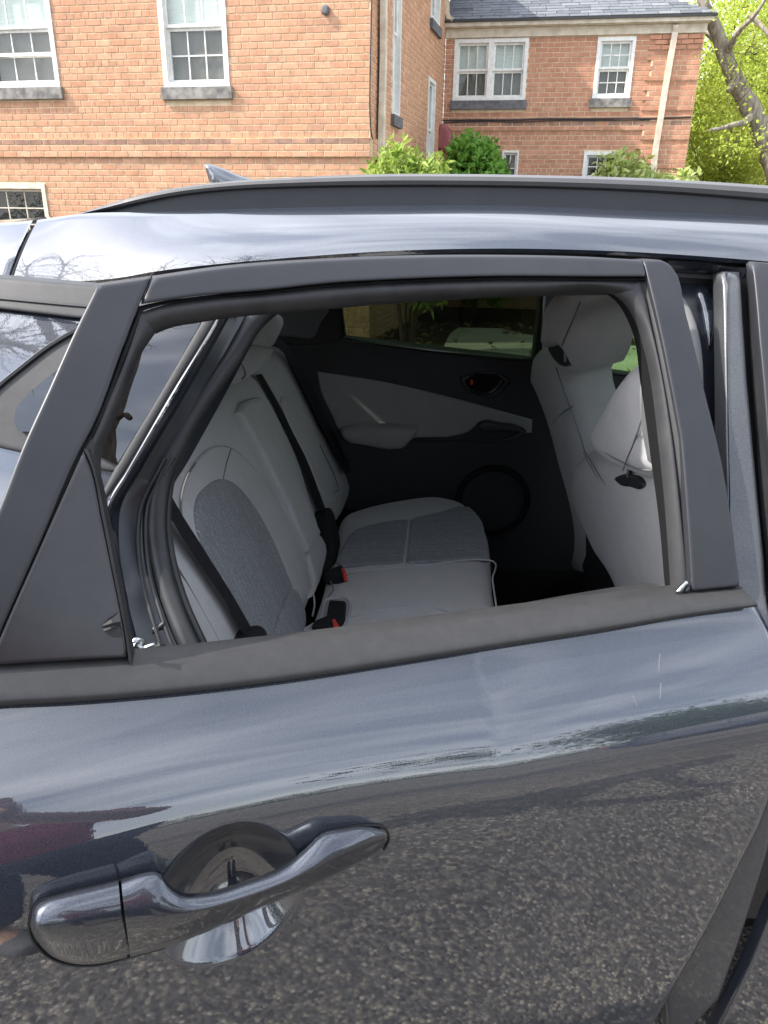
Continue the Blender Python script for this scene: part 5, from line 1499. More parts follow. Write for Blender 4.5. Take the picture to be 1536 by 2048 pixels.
# frieze, gutter, roof
EV = 0.34
def wbox(u0, u1, v0, v1, n0, n1, name, mat, **kw):
    a = Acc(); a.box(FW.map((u0 + u1) / 2, (v0 + v1) / 2, (n0 + n1) / 2), FW.e1 * (u1 - u0) / 2, FW.e2 * (v1 - v0) / 2, FW.n * (n1 - n0) / 2)
    return a.build(name, mat, bld, smooth=False, **kw)
wbox(0.0, W_END + 0.02, TOPW - 0.02, TOPW + 0.10, -0.1, 0.035, 'frieze_board', 'cream')
wbox(-0.02, W_END + 0.05, TOPW + 0.102, TOPW + 0.112, -0.1, 0.10, 'soffit_board', 'cream')
gut = [FW.map(u, TOPW + 0.145, 0.105) for u in np.linspace(-0.02, W_END + 0.08, 12)]
sweep('gutter', gut, [(-0.05, 0.035), (-0.045, -0.015), (-0.02, -0.032), (0.035, -0.034), (0.042, 0.035), (0.032, 0.033), (0.025, -0.02), (-0.014, -0.02), (-0.036, 0.032)], 'cream', bld, smooth=False)
SL = rad(27)
eave = lambda u, t: FW.map(u, TOPW + 0.195, 0.16) + (FW.n * -math.cos(SL) + FW.e2 * math.sin(SL)) * t
upv = (FW.n * -math.cos(SL) + FW.e2 * math.sin(SL)); rn = FW.e1.cross(upv).normalized()
RT = 4.2
hipk = 1.0
u_r = W_END + 0.11
mk('roof', [eave(-0.03, 0) - rn * 0.012, eave(u_r, 0) - rn * 0.012, eave(u_r - RT * math.cos(SL) * hipk, RT) - rn * 0.012, eave(-0.03, RT) - rn * 0.012], [(0, 1, 2, 3)], 'shingle', bld, smooth=False, label='grey shingled roof of the wing')
roofw = bpy.data.objects['roof.001'] if 'roof.001' in bpy.data.objects else bpy.data.objects['roof']
mk('roof_side', [eave(u_r, 0) - rn * 0.012, eave(u_r, 0) - FW.n * 7, eave(u_r - RT * math.cos(SL) * hipk, RT) - FW.n * 3, eave(u_r - RT * math.cos(SL) * hipk, RT) - rn * 0.012], [(0, 1, 2, 3)], 'shingle', roofw, smooth=False)
drip = [eave(u, -0.005) - rn * 0.012 for u in np.linspace(-0.03, u_r + 0.01, 6)]
sweep('drip_edge', drip, [(-0.012, -0.02), (0.012, -0.02), (0.012, 0.012), (-0.012, 0.012)], 'cable', roofw, smooth=False)
sv, sf = box_vf((0, 0, 0), (0.5, 0, 0), (0, 0.5, 0), (0, 0, 0.5))
sm_ = bpy.data.meshes.new('shingle'); sm_.from_pydata([tuple(p) for p in sv], [], sf); sm_.materials.append(M['shingle']); sm_.update()
rest = Acc(); cnt_sh = 0
rotS = Matrix((FW.e1, upv, rn)).transposed().to_4x4()
row = 0; t = 0.0
EXP = 0.135
while t < RT - 0.1:
    umax = u_r - t * math.cos(SL) * hipk
    u = -0.03 - (0.16 if row % 2 else 0.0) - rng.random() * 0.05
    while u < umax:
        w = 0.31 + rng.uniform(-0.05, 0.05)
        a0, b0 = max(u, -0.03), min(u + w - 0.008, umax)
        if b0 - a0 > 0.04:
            c = eave((a0 + b0) / 2, t + EXP * 0.55) + rn * (0.004 + rng.uniform(0, 0.003))
            Mx = rotS @ Matrix.Rotation(-0.035, 4, 'X') @ Matrix.Diagonal((b0 - a0, EXP * 1.12, 0.008, 1))
            if row < 12 and cnt_sh < 280:
                o = bpy.data.objects.new('shingle', sm_); COL.objects.link(o); o.parent = roofw
                o.matrix_local = Matrix.Translation(c - bld.b) @ Mx; cnt_sh += 1
            else:
                rest.add([c + (Mx.to_3x3() @ p) for p in sv], sf)
        u += w
    t += EXP; row += 1
rest.build('shingles', 'shingle', roofw, smooth=False, kind='stuff')
# pipes, cables, boxes
def pipe(pts, w, name, mat, S, parent=bld):
    sweep(name, [S.map(*S.uv(x, y, n), n) for x, y, n in pts], [(-w, -w * 0.7), (w, -w * 0.7), (w, w * 0.7), (-w, w * 0.7)], mat, parent, up=S.n, smooth=False)
pipe([(1352, 50, 0.10), (1350, 64, 0.06), (1330, 180, 0.05), (1311, 300, 0.05), (1306, 345, 0.05)], 0.042, 'downspout', 'cream', FW)
pipe([(768, -60, 0.06), (767, 120, 0.06), (764, 240, 0.06), (762, 345, 0.06)], 0.045, 'downspout', 'cream', FR)
pipe([(895, -60, 0.10), (894, 26, 0.10), (899, 38, 0.13), (906, 40, 0.15)], 0.035, 'downspout', 'cream', FW)
def wire(pts, r, S, n=0.02):
    sweep('cable', cr([S.P(x, y, n) for x, y in pts], 6), circ(r, 6), 'cable', bld, up=S.n)
wire([(744, -40), (742, 60), (740, 160), (740, 230), (744, 275), (752, 288)], 0.008, FR)
wire([(761, -40), (759, 100), (757, 220), (756, 288), (755, 322)], 0.010, FR)
wire([(886, 241), (940, 240), (1020, 240), (1090, 238), (1180, 238), (1260, 237), (1310, 237), (1382, 234)], 0.013, FW, 0.03)
wire([(886, 246), (950, 243), (1040, 244), (1120, 241), (1200, 241), (1300, 240)], 0.008, FW, 0.03)
mb_ = FW.P(886, 270, 0.15)
pp('meter_box', FW, [(876, 252), (879, 249), (893, 250), (898, 255), (897, 300), (874, 300)], 0.34, 0.02, 0.05, 'oxide', bld, smooth=3, g=0.05, on=0.34)
pp('round_vent', FA, [(642, 20), (644, 12), (650, 9), (656, 12), (658, 20), (656, 27), (650, 30), (644, 27)], 0.05, 0.0, 0.02, 'slate', bld, smooth=4, g=0.02, on=0.03)

# ------------------------------------------------------------------ shrubs
def blob(n, c, r, seed, lump=0.55, shell=0.5):
    g = np.random.default_rng(seed)
    d = g.normal(size=(n, 3)); d /= np.linalg.norm(d, axis=1, keepdims=True)
    k = g.normal(size=(9, 3)); k /= np.linalg.norm(k, axis=1, keepdims=True)
    bump = np.max(np.exp(-6 * (1 - d @ k.T)), axis=1)
    rr = (shell + (1 - shell) * g.random((n, 1)) ** 0.6) * (1 - lump * 0.6 + lump * bump[:, None])
    return np.asarray(c) + d * rr * np.asarray(r)

def shrub(name, label, c, r, n, size, mat, seed, **kw):
    t = Thing(name, (c[0], c[1], 0.0), label, 'shrub', 'shrubs along the brick building')
    P = blob(n, c, r, seed)
    P = P[P[:, 2] > 0.15]
    leaves('foliage', P, size, mat, t, **kw)
    for i in range(9):
        a = rng.uniform(0, 6.28)
        q = Vector(c) + Vector((math.cos(a) * r[0] * 0.6, math.sin(a) * r[1] * 0.6, r[2] * rng.uniform(0.1, 0.7)))
        sweep('stem', cr([(c[0] + 0.05 * math.cos(a), c[1] + 0.05 * math.sin(a), 0.0), (c[0] + math.cos(a) * r[0] * 0.25, c[1] + math.sin(a) * r[1] * 0.25, c[2] * 0.5), q], 5), circ(0.012, 5), 'twig', t, up=(1, 0, 0))
    return t
q = at_y(822, 350, 8.55); shrub('leafy_shrub', 'yellow green leafy shrub beside the pale downpipe at the building corner', (q.x, 8.55, 1.30), (0.56, 0.45, 0.82), 8500, 0.11, 'shrub_lime', 3, aspect=0.34, up=0.0)
q = at_y(952, 330, 11.5); shrub('round_shrub', 'round dark green shrub in front of the red meter box', (q.x, 11.5, 1.52), (0.82, 0.6, 1.26), 14000, 0.088, 'shrub_dark', 4, aspect=0.6)
q = at_y(1292, 355, 12.3); shrub('pale_shrub', 'pale variegated shrub beneath the foot of the long downpipe', (q.x, 12.3, 1.25), (0.98, 0.6, 1.12), 11000, 0.11, 'shrub_pale', 5, aspect=0.5)

# ------------------------------------------------------------------ trees
def limb(path, r0, r1, mat, parent, name='limb', k=10):
    p = resample(cr(path, 6), max(6, len(path) * 5))
    n = len(p)
    sc = [(r0 + (r1 - r0) * (i / (n - 1)) ** 0.8) * (1 + 0.06 * math.sin(i * 1.7)) for i in range(n)]
    return sweep(name, p, circ(1.0, k), mat, parent, up=(0.3, 1, 0.1), scale=sc)

def twigs(name, starts, mat, parent, n, L, r, seed, up=0.3):
    g = np.random.default_rng(seed)
    a = Acc()
    for i in range(n):
        s = np.asarray(starts[g.integers(len(starts))])
        d = g.normal(size=3); d[2] = d[2] * 0.6 + up; d /= np.linalg.norm(d)
        p = s.copy(); ring0 = None
        rr = r * (0.6 + 0.8 * g.random()); steps = 4
        for k in range(steps + 1):
            u = np.cross(d, [0.3, 0.2, 0.9]); u /= np.linalg.norm(u); w = np.cross(d, u)
            ring = [p + (u * math.cos(t) + w * math.sin(t)) * rr * (1 - k / (steps + 0.5)) for t in (0, 2.1, 4.2)]
            if ring0 is not None:
                a.add(ring0 + ring, [(0, 1, 4, 3), (1, 2, 5, 4), (2, 0, 3, 5)])
            ring0 = ring
            d = d + g.normal(size=3) * 0.28; d /= np.linalg.norm(d)
            p = p + d * L / steps * (0.6 + 0.8 * g.random())
    return a.build(name, mat, parent, smooth=False)

def clumps(centres, n, spread, seed):
    g = np.random.default_rng(seed)
    C = np.asarray(centres)
    i = g.integers(len(C), size=n)
    return C[i] + g.normal(size=(n, 3)) * np.asarray(spread)

def rand_box(n, lo, hi, seed):
    g = np.random.default_rng(seed)
    return np.asarray(lo) + g.random((n, 3)) * (np.asarray(hi) - np.asarray(lo))

YT = 13.2
tr = Thing('tree', (at_y(1560, 360, YT).x, YT, 0.0), 'big tree with a thick leaning knotted trunk and lime spring leaves beside the wing', 'tree')
T = lambda x, y, d=0.0: at_y(x, y, YT + d)
b0 = T(1560, 360); b0g = Vector((b0.x + 0.1, YT, 0.0))
limb([b0g, T(1553, 330), T(1528, 270), T(1500, 215), T(1470, 160), T(1448, 105), T(1432, 60), T(1412, 20), T(1395, -60), T(1380, -160)], 0.30, 0.045, 'bark', tr, 'trunk', 14)
limb([T(1552, 320), T(1580, 240, 0.4), T(1600, 120, 0.8), T(1625, -40, 1.2)], 0.26, 0.10, 'bark', tr)
limb([T(1508, 225), T(1490, 244, -0.3), T(1465, 250, -0.6), T(1440, 257, -0.7), T(1420, 260, -0.8)], 0.07, 0.02, 'bark', tr)
limb([T(1475, 165), T(1462, 172, -0.15), T(1458, 182, -0.2)], 0.09, 0.05, 'bark', tr, 'knot')
limb([T(1452, 110), T(1480, 60, -0.5), T(1510, 30, -0.8), T(1536, -10, -1)], 0.06, 0.02, 'bark', tr)
limb([T(1440, 80), T(1425, 75, 0.4), T(1400, 50, 0.8)], 0.07, 0.03, 'bark', tr)
limb([T(1500, 30, -0.5), T(1530, 60, -0.7), T(1560, 110, -0.8)], 0.04, 0.02, 'bark', tr)
def px_cloud(n, x0, x1, y0, y1, d0, d1, seed):
    g = np.random.default_rng(seed)
    return [tuple(at_y(g.uniform(x0, x1), g.uniform(y0, y1), YT + g.uniform(d0, d1))) for _ in range(n)]
cs = px_cloud(150, 1385, 1700, -260, 330, -0.6, 3.2, 21)
cs = [c for c in cs if c[2] > 1.4 and c[0] > FW.map(W_END, 0, 0).x + 0.25 or c[2] > 5.2]
twigs('twig', cs, 'twig', tr, 420, 0.55, 0.010, 31)
leaves('crown', clumps(cs, 24000, (0.26, 0.26, 0.13), 22), 0.058, 'lime', tr, aspect=0.6)

def simple_tree(name, label, base, trunk_r, h, crown_c, crown_r, n, size, mat, seed, group=None, clump_n=40, spread=None):
    t = Thing(name, (base[0], base[1], 0.0), label, 'tree', group)
    g = random.Random(seed)
    B = Vector((base[0], base[1], 0.0)); top = Vector(crown_c)
    limb([B, B.lerp(top, 0.4) + Vector((g.uniform(-.2, .2), g.uniform(-.2, .2), 0)), B.lerp(top, 0.75), top], trunk_r, trunk_r * 0.3, 'bark', t, 'trunk')
    cs = blob(clump_n, crown_c, np.asarray(crown_r), seed, lump=0.3, shell=0.25)
    for i in range(7):
        c = cs[i * 5 % len(cs)]
        s = B.lerp(top, g.uniform(0.45, 0.85))
        m_ = s.lerp(Vector(c), 0.5) + Vector((0, 0, 0.1))
        limb([s, m_, c], trunk_r * 0.35, trunk_r * 0.07, 'bark', t, 'limb', 6)
    sp = spread or tuple(r * 0.16 for r in crown_r)
    leaves('crown', clumps(cs, n, sp, seed + 1), size, mat, t, aspect=0.6)
    return t
q = at_y(1428, 330, 16.5)
sm_tree = simple_tree('tree', 'slender tree with several thin dark stems behind the end of the wing', (q.x, 16.5), 0.11, 5, (q.x + 0.2, 16.5, 3.0), (1.1, 1.0, 1.9), 13000, 0.065, 'olive', 41, clump_n=70, spread=(0.2, 0.2, 0.15))
for (x, yy, hgt, rr, sd) in ((1400, 24, 8.0, 2.6, 51), (1500, 27, 9.0, 3.2, 52), (1610, 23, 8.5, 3.0, 53)):
    q = at_y(x, 330, yy)
    simple_tree('tree', {51: 'far lime tree just past the wing roof corner', 52: 'far lime tree showing behind the leaning trunk', 53: 'far lime tree at the right edge behind the big tree'}[sd], (q.x, yy), 0.2, hgt, (q.x, yy, hgt * 0.52), (rr, rr, hgt * 0.46), 15000, 0.11, 'lime' if sd != 52 else 'olive', sd, group='lime trees beyond the wing', clump_n=110, spread=(rr * 0.13, rr * 0.13, 0.3))

# distant house beyond the trees
hq = at_y(1470, 340, 36)
hs = Thing('brick_house', (hq.x, 36, 0.0), 'distant brick house glimpsed between the tree stems', 'house')
def far_box(name, c, s, mat, parent):
    a = Acc(); a.box(c, (s[0] / 2, 0, 0), (0, s[1] / 2, 0), (0, 0, s[2] / 2)); return a.build(name, mat, parent, smooth=False)
far_box('wall', (hq.x + 1, 38, 2.6), (12, 4, 5.2), 'brick_wing', hs)
mk('roof', [(hq.x - 5.3, 35.7, 5.2), (hq.x + 7.3, 35.7, 5.2), (hq.x + 7.3, 40.3, 5.2), (hq.x - 5.3, 40.3, 5.2), (hq.x - 4, 38, 7.2), (hq.x + 6, 38, 7.2)], [(0, 1, 5, 4), (1, 2, 5), (2, 3, 4, 5), (3, 0, 4)], 'shingle', hs, smooth=False)
for i in range(6):
    for zz in (1.6, 3.9):
        wf = far_box('window', (hq.x - 4 + i * 2.0, 35.97, zz), (0.95, 0.1, 1.4), 'white', hs)
        far_box('pane', (hq.x - 4 + i * 2.0, 35.91, zz), (0.72, 0.04, 1.15), 'room', wf)

# ------------------------------------------------------------------ things across the lot, seen as reflections
def ring_wheel(t, x, y, r, side):
    pr = [(r * 0.62, -0.10), (r * 0.9, -0.11), (r, -0.07), (r, 0.07), (r * 0.9, 0.11), (r * 0.62, 0.10)]
    V, F = [], []
    K = 28
    for i in range(K):
        a = 2 * math.pi * i / K
        V += [(x + q * math.cos(a), y + w, r + q * math.sin(a)) for q, w in pr]
    for i in range(K):
        for j in range(6):
            a, b = i * 6 + j, i * 6 + (j + 1) % 6
            c, d = ((i + 1) % K) * 6 + (j + 1) % 6, ((i + 1) % K) * 6 + j
            F.append((a, b, c, d))
    w = mk('wheel', V, F, 'rubber', t)
    a = Acc()
    yo = y + side * 0.085
    for i in range(10):
        an = 2 * math.pi * i / 10
        d = Vector((math.cos(an), 0, math.sin(an)))
        a.box(Vector((x, yo, r)) + d * r * 0.34, d * r * 0.30, Vector((0, 0.012, 0)), d.cross(Vector((0, 1, 0))) * r * 0.055)
    a.box((x, yo, r), (r * 0.12, 0, 0), (0, 0.014, 0), (0, 0, r * 0.12))
    a.build('rim', 'steel', w)

def parked(label, paint, loc, ang, L=4.5, W=1.82, Hh=1.62, group=None):
    """saloon-height family car, nose towards +x before turning"""
    t = Thing('parked_car', (0, 0, 0), label, 'car', group)
    hw = W / 2
    st = [(-0.5, 0.62, 0.55, 0.50), (-0.485, 0.86, 0.90, 0.36), (-0.44, 0.95, 0.98, 0.26), (-0.3, 1.0, 1.00, 0.22), (-0.1, 1.0, 1.00, 0.2), (0.12, 1.0, 0.99, 0.2), (0.26, 0.99, 0.97, 0.22), (0.38, 0.96, 0.86, 0.24), (0.46, 0.88, 0.76, 0.26), (0.492, 0.74, 0.66, 0.34), (0.5, 0.5, 0.55, 0.45)]
    C = []
    for x, w, zb_, zl in st:
        ww = hw * w
        ring = [(-ww * 0.86, zl), (-ww, zl + 0.10), (-ww * 1.0, (zl + zb_) / 2), (-ww * 0.95, zb_ - 0.05), (-ww * 0.84, zb_), (0, zb_ + 0.03), (ww * 0.84, zb_), (ww * 0.95, zb_ - 0.05), (ww, (zl + zb_) / 2), (ww, zl + 0.10), (ww * 0.86, zl)]
        C.append([(x * L, y, z) for y, z in ring])
    V = []; rows_ = []
    for j in range(11):
        rows_.append(resample(cr([c[j] for c in C], 5), 40))
    V = np.concatenate(rows_)
    b = mk('body', V, grid_faces(11, 40, flip=True), paint, t)
    mk('underside', [tuple(p) for p in rows_[0]] + [tuple(p) for p in rows_[-1]], grid_faces(2, 40), 'black', t)
    cab = [(-0.47, 0.80, 0.97, 0.80), (-0.38, 0.86, 1.0, Hh * 0.93), (-0.2, 0.88, 1.0, Hh), (0.02, 0.88, 1.0, Hh), (0.12, 0.86, 0.99, Hh * 0.96), (0.30, 0.80, 0.95, 0.98)]
    lowr = [[(x * L, s * hw * w * 0.98, zb_) for x, w, zb_, zt in cab] for s in (-1, 1)]
    topr = [[(x * L * (0.97), s * hw * (0.66 if 0 < i < 5 else w * 0.9), max(zt, zb_) - 0.05) for i, (x, w, zb_, zt) in enumerate(cab)] for s in (-1, 1)]
    r = [resample(cr(c, 5), 30) for c in (lowr[0], topr[0])]
    mk('side_glass', np.concatenate(r), grid_faces(2, 30, flip=True), 'darkglass', t)
    r2 = [resample(cr(c, 5), 30) for c in (lowr[1], topr[1])]
    mk('side_glass', np.concatenate(r2), grid_faces(2, 30), 'darkglass', t)
    mid = 0.5 * (r[1] + r2[1]); mid[:, 2] += 0.05
    rf = np.concatenate([r[1], mid, r2[1]])
    mk('roof', rf, grid_faces(3, 30, flip=True), paint, t)
    for i in (7, 14, 21):
        for rr_ in (r, r2):
            sweep('pillar', [rr_[0][i], rr_[1][i]], circ(0.035, 6), paint, t, up=(0, 1, 0))
    for x in (-0.31 * L, 0.30 * L):
        for s in (-1, 1):
            ring_wheel(t, x, s * (hw - 0.13), 0.34, s)
    for s in (-1, 1):
        a = Acc(); a.box((0.475 * L, s * hw * 0.68, 0.70), (0.05, 0, 0), (0, 0.18, 0), (0, 0, 0.06)); a.build('headlight', 'lamp', t)
        a = Acc(); a.box((-0.485 * L, s * hw * 0.72, 0.80), (0.05, 0, 0), (0, 0.15, 0), (0, 0, 0.08)); a.build('tail_light', 'lampred', t)
    t.o.location = loc; t.o.rotation_euler = (0, 0, ang)
    return t
parked('dark grey car parked behind the person in maroon', 'cargrey', (-0.9, -5.6, 0), rad(4), group='cars parked across the lot')
parked('navy car parked across the lot, mirrored near the front edge of the rear door', 'carblue', (8.2, -4.2, 0), rad(80), group='cars parked across the lot')
parked('white car parked beside the navy car across the lot', 'carwhite', (11.2, -4.6, 0), rad(82), group='cars parked across the lot')
tt = Thing('tree', (-2.40, -3.5, 0), 'tall nearly leafless tree beside the car, mirrored in its quarter window and roof edge', 'tree')
limb([(-2.40, -3.5, 0), (-2.38, -3.5, 1.6), (-2.42, -3.48, 3.4), (-2.50, -3.4, 5.2), (-2.75, -3.2, 7.0), (-3.2, -2.6, 9.0)], 0.26, 0.10, 'bark', tt, 'trunk', 14)
limb([(-2.42, -3.45, 4.6), (-2.25, -3.35, 4.75), (-2.05, -3.25, 4.55)], 0.06, 0.04, 'bark', tt, 'stub')
ends = []
for q0, q1, q2 in (((-2.75, -3.1, 5.2), (-3.0, -1.4, 6.0), (-3.3, 0.8, 6.7)), ((-2.7, -3.2, 4.8), (-2.4, -1.5, 5.9), (-2.3, 0.3, 6.9)), ((-2.9, -2.8, 6.2), (-3.9, -1.2, 7.2), (-4.6, 0.6, 7.7)), ((-2.8, -3.0, 5.6), (-4.2, -3.3, 6.8), (-5.6, -3.4, 7.6)), ((-3.2, -2.3, 8.2), (-2.8, -1.0, 9.0), (-2.6, 0.6, 9.6))):
    limb([q0, q1, q2], 0.08, 0.02, 'bark', tt, 'limb', 8)
    for t_ in np.linspace(0.35, 1.0, 12):
        a_, b_ = Vector(q0).lerp(Vector(q1), t_), Vector(q1).lerp(Vector(q2), t_)
        ends.append(tuple(a_.lerp(b_, t_)))
twigs('twig', ends, 'twig', tt, 700, 1.1, 0.012, 77, up=0.15)
g_ = np.random.default_rng(78)
leaves('crown', np.asarray(ends)[g_.integers(len(ends), size=900)] + g_.normal(size=(900, 3)) * 0.45, 0.05, 'olive', tt, aspect=0.6)
for i, (x, y, h, r) in enumerate(((13, -10, 6.5, 3.0), (19, -13, 7, 3.4), (-15, -20, 8, 3.6), (2.5, -30, 8, 4.0))):
    simple_tree('tree', ['bushy green tree across the lot nearest the navy car', 'bushy green tree behind the white car', 'bushy tree far behind the dark grey car', 'bushy tree at the far edge of the lot straight behind the viewer'][i], (x, y), 0.25, h, (x, y, h * 0.58), (r, r, h * 0.42), 9000, 0.22, 'green', 70 + i * 3, group='bushy trees across the lot', clump_n=90)
hedge = blob(1, (0, 0, 0), (1, 1, 1), 1)
P = rand_box(16000, (-55, -39, 0.0), (55, -36, 3.2), 91)
P[:, 2] *= 0.7 + 0.5 * np.sin(P[:, 0] * 0.7) ** 2
o = leaves('far_hedge', P, 0.32, 'green', None); o['kind'] = 'stuff'; o['label'] = 'far green hedge along the edge of the lot'
# ------------------------------------------------------------------ the person holding the phone (seen mirrored in the door, casting the shadow on the lot)
M['skin'] = rough_mat('skin', (0.42, 0.25, 0.18), 0.5, nscale=30, spec=0.3)
M['shirt'] = rough_mat('maroon cotton', (0.30, 0.018, 0.035), 0.9, nscale=40, bump=0.3, bscale=25, spec=0.1)
M['denim'] = rough_mat('dark denim', (0.025, 0.032, 0.055), 0.9, nscale=90, bump=0.3, spec=0.1)
M['hair'] = rough_mat('dark brown hair', (0.030, 0.020, 0.014), 0.6, nscale=120, bump=0.6, stretch=(1, 1, 0.2))
M['shoe'] = rough_mat('grey shoe', (0.10, 0.10, 0.10), 0.7, nscale=60)
PB = Vector((0.20, -0.47, 0.0))
person = Thing('person', PB, 'person in a maroon shirt and dark jeans holding up a phone, mirrored in the door', 'person')

def skinned(name, joints, bones, mat, parent, root, sub=2):
    names = list(joints)
    me = bpy.data.meshes.new(name)
    me.from_pydata([tuple(Vector(joints[k][0])) for k in names], [(names.index(a), names.index(b)) for a, b in bones], [])
    me.materials.append(M[mat])
    o = bpy.data.objects.new(name, me)
    COL.objects.link(o)
    o.parent = parent.o if isinstance(parent, Thing) else parent
    o['_b'] = tuple(PB)
    md = o.modifiers.new('skin', 'SKIN')
    md.use_smooth_shade = True
    if not me.skin_vertices:
        me.attributes.new('skin', 'FLOAT', 'POINT')
    for i, k in enumerate(names):
        r = joints[k][1]
        me.skin_vertices[0].data[i].radius = r if isinstance(r, tuple) else (r, r)
        me.skin_vertices[0].data[i].use_root = (k == root)
    sb = o.modifiers.new('subdivision', 'SUBSURF'); sb.levels = sub; sb.render_levels = sub
    return o
# local frame: x to the person's right, y forwards (towards the car), z up
J = {
 'pelvis': ((0, 0, 0.95), (0.150, 0.105)), 'waist': ((0, 0.0, 1.08), (0.135, 0.098)), 'chest': ((0, 0.01, 1.27), (0.155, 0.110)), 'upper': ((0, 0.0, 1.40), (0.120, 0.085)),
 'neck': ((0, 0.015, 1.47), 0.056), 'jaw': ((0, 0.045, 1.545), (0.062, 0.072)), 'skull': ((0, 0.03, 1.62), (0.074, 0.090)), 'crown': ((0, 0.01, 1.70), (0.052, 0.062)),
 'shr': ((0.175, 0.0, 1.395), 0.056), 'elr': ((0.16, 0.20, 1.17), 0.043), 'wrr': ((-0.135, 0.365, 1.40), 0.029), 'par': ((-0.168, 0.415, 1.455), (0.030, 0.022)),
 'shl': ((-0.175, 0.0, 1.395), 0.056), 'ell': ((-0.30, 0.18, 1.17), 0.043), 'wrl': ((-0.31, 0.375, 1.40), 0.029), 'pal': ((-0.285, 0.42, 1.455), (0.030, 0.022)),
 'hpr': ((0.095, 0, 0.90), 0.095), 'knr': ((0.105, 0.025, 0.50), 0.060), 'anr': ((0.11, -0.01, 0.09), 0.042), 'for_': ((0.12, 0.13, 0.04), 0.036),
 'hpl': ((-0.095, 0, 0.90), 0.095), 'knl': ((-0.105, 0.025, 0.50), 0.060), 'anl': ((-0.12, -0.02, 0.09), 0.042), 'fol': ((-0.14, 0.12, 0.04), 0.036),
}
Bn = [('pelvis', 'waist'), ('waist', 'chest'), ('chest', 'upper'), ('upper', 'neck'), ('neck', 'jaw'), ('jaw', 'skull'), ('skull', 'crown'),
      ('upper', 'shr'), ('shr', 'elr'), ('elr', 'wrr'), ('wrr', 'par'), ('upper', 'shl'), ('shl', 'ell'), ('ell', 'wrl'), ('wrl', 'pal'),
      ('pelvis', 'hpr'), ('hpr', 'knr'), ('knr', 'anr'), ('anr', 'for_'), ('pelvis', 'hpl'), ('hpl', 'knl'), ('knl', 'anl'), ('anl', 'fol')]
for sd, base, dirx in (('r', 'par', -1), ('l', 'pal', 1)):
    p = Vector(J[base][0])
    for i, (dz, ln) in enumerate(((0.030, 0.036), (0.010, 0.041), (-0.010, 0.038), (-0.028, 0.031))):
        a = p + Vector((0.006 * -dirx, 0.018, dz))
        k1, k2, k3 = f'f{sd}{i}a', f'f{sd}{i}b', f'f{sd}{i}c'
        J[k1] = (tuple(a), 0.0095); J[k2] = (tuple(a + Vector((dirx * ln * 0.3, 0.022, 0.008))), 0.0085); J[k3] = (tuple(a + Vector((dirx * ln * 1.1, 0.012, 0.012))), 0.0072)
        Bn += [(base, k1), (k1, k2), (k2, k3)]
    J[f't{sd}a'] = (tuple(p + Vector((dirx * 0.012, -0.016, 0.012))), 0.011); J[f't{sd}b'] = (tuple(p + Vector((dirx * 0.034, -0.020, 0.034))), 0.0085)
    Bn += [(base, f't{sd}a'), (f't{sd}a', f't{sd}b')]
body = skinned('body', J, Bn, 'skin', person, 'pelvis')
def grow(keys, d, extra=None):
    out = {}
    for k in keys:
        p, r = J[k]
        out[k] = (p, (r[0] + d, r[1] + d) if isinstance(r, tuple) else r + d)
    out.update(extra or {})
    return out
mid = lambda a, b, t: tuple(Vector(J[a][0]).lerp(Vector(J[b][0]), t))
sh = grow(['waist', 'chest', 'upper', 'shr', 'shl'], 0.016, {'hem': ((0, 0, 0.93), (0.172, 0.128)), 'slr': (mid('shr', 'elr', 0.62), 0.068), 'sll': (mid('shl', 'ell', 0.62), 0.068)})
skinned('shirt', sh, [('hem', 'waist'), ('waist', 'chest'), ('chest', 'upper'), ('upper', 'shr'), ('shr', 'slr'), ('upper', 'shl'), ('shl', 'sll')], 'shirt', body, 'chest')
tr_ = grow(['pelvis', 'hpr', 'knr', 'hpl', 'knl'], 0.014, {'cfr': ((0.11, -0.005, 0.11), 0.066), 'cfl': ((-0.12, -0.015, 0.11), 0.066)})
skinned('trousers', tr_, [('pelvis', 'hpr'), ('hpr', 'knr'), ('knr', 'cfr'), ('pelvis', 'hpl'), ('hpl', 'knl'), ('knl', 'cfl')], 'denim', body, 'pelvis')
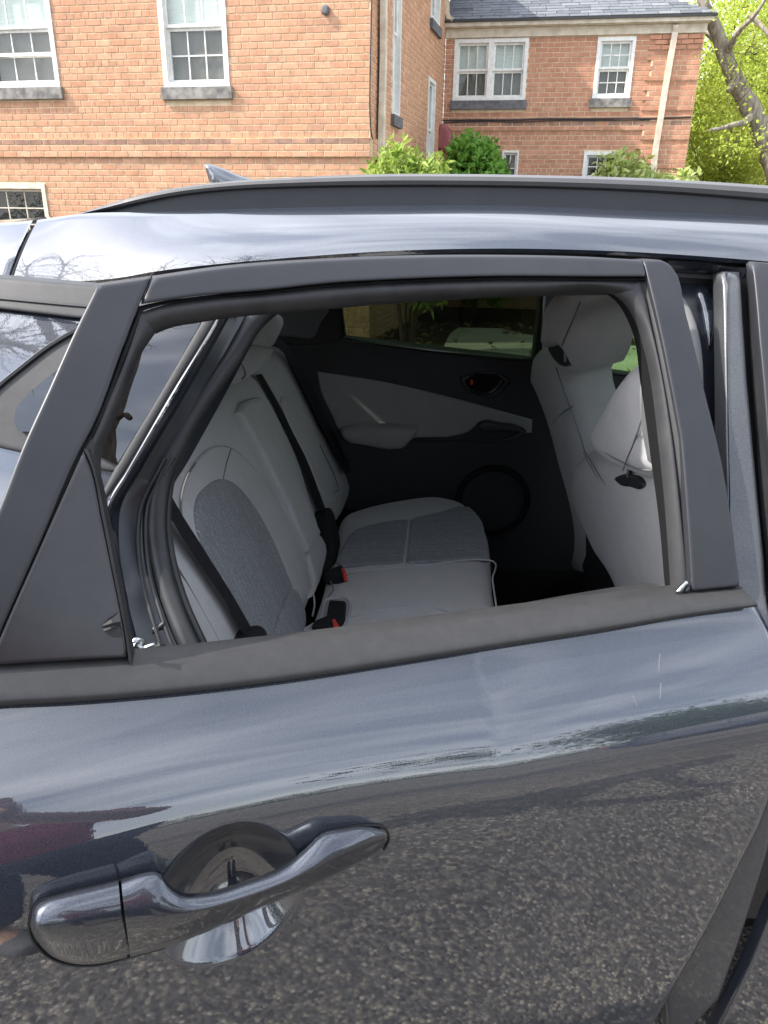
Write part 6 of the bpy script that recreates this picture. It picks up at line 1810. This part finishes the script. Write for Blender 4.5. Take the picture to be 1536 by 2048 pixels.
for s, a, f in ((1, 'anr', 'for_'), (-1, 'anl', 'fol')):
    p, q = Vector(J[a][0]), Vector(J[f][0])
    skinned('shoe', {'a': ((p.x, p.y - 0.04, 0.05), 0.046), 'b': ((p.x, p.y + 0.05, 0.055), 0.046), 'c': ((q.x, q.y + 0.01, 0.042), 0.040), 'd': ((q.x, q.y + 0.05, 0.036), 0.032)}, [('a', 'b'), ('b', 'c'), ('c', 'd')], 'shoe', body, 'a')
def ellip(name, c, r, mat, parent, seg=16, rings=10, cut=None):
    V, F = [], []
    for i in range(rings + 1):
        th = math.pi * i / rings
        for j in range(seg):
            a = 2 * math.pi * j / seg
            V.append(PB + Vector(c) + Vector((r[0] * math.sin(th) * math.cos(a), r[1] * math.sin(th) * math.sin(a), r[2] * math.cos(th))))
    for i in range(rings):
        for j in range(seg):
            q = (i * seg + j, i * seg + (j + 1) % seg, (i + 1) * seg + (j + 1) % seg, (i + 1) * seg + j)
            if cut is None or cut(sum((V[k] - PB for k in q), Vector()) / 4):
                F.append(q[::-1])
    return mk(name, V, F, mat, parent, base=PB)
ellip('hair', (0, 0.012, 1.645), (0.094, 0.112, 0.115), 'hair', body, 20, 14, cut=lambda p: p.z > 1.655 or (p.y < 0.005 and p.z > 1.56))
for s in (-1, 1):
    e = ellip('eye', (s * 0.031, 0.112, 1.628), (0.013, 0.010, 0.010), 'white', body, 10, 6)
    ellip('iris', (s * 0.031, 0.1195, 1.628), (0.006, 0.004, 0.006), 'hair', e, 8, 5)
    ellip('ear', (s * 0.083, 0.02, 1.615), (0.012, 0.022, 0.032), 'skin', body, 10, 6)
    ellip('eyebrow', (s * 0.031, 0.115, 1.652), (0.020, 0.007, 0.005), 'hair', body, 8, 5)
ellip('nose', (0, 0.122, 1.600), (0.014, 0.020, 0.024), 'skin', body, 10, 8)
ellip('mouth', (0, 0.112, 1.562), (0.025, 0.010, 0.007), 'oxide', body, 10, 6)
ph = Thing('phone', EYE + Vector((0, -0.034, -0.05)), 'black phone held up in both hands by the person in maroon', 'phone')
bv, bf = box_vf(EYE + Vector((-0.028, -0.038, -0.045)), (0.036, 0, 0), (0, 0.004, 0), (0, 0, 0.075))
mk('case', bv, bf, 'black', ph, smooth=False)
bv, bf = box_vf(EYE + Vector((-0.028, -0.0427, -0.045)), (0.033, 0, 0), (0, 0.0005, 0), (0, 0, 0.071))
mk('screen', bv, bf, 'darkglass', ph, smooth=False)
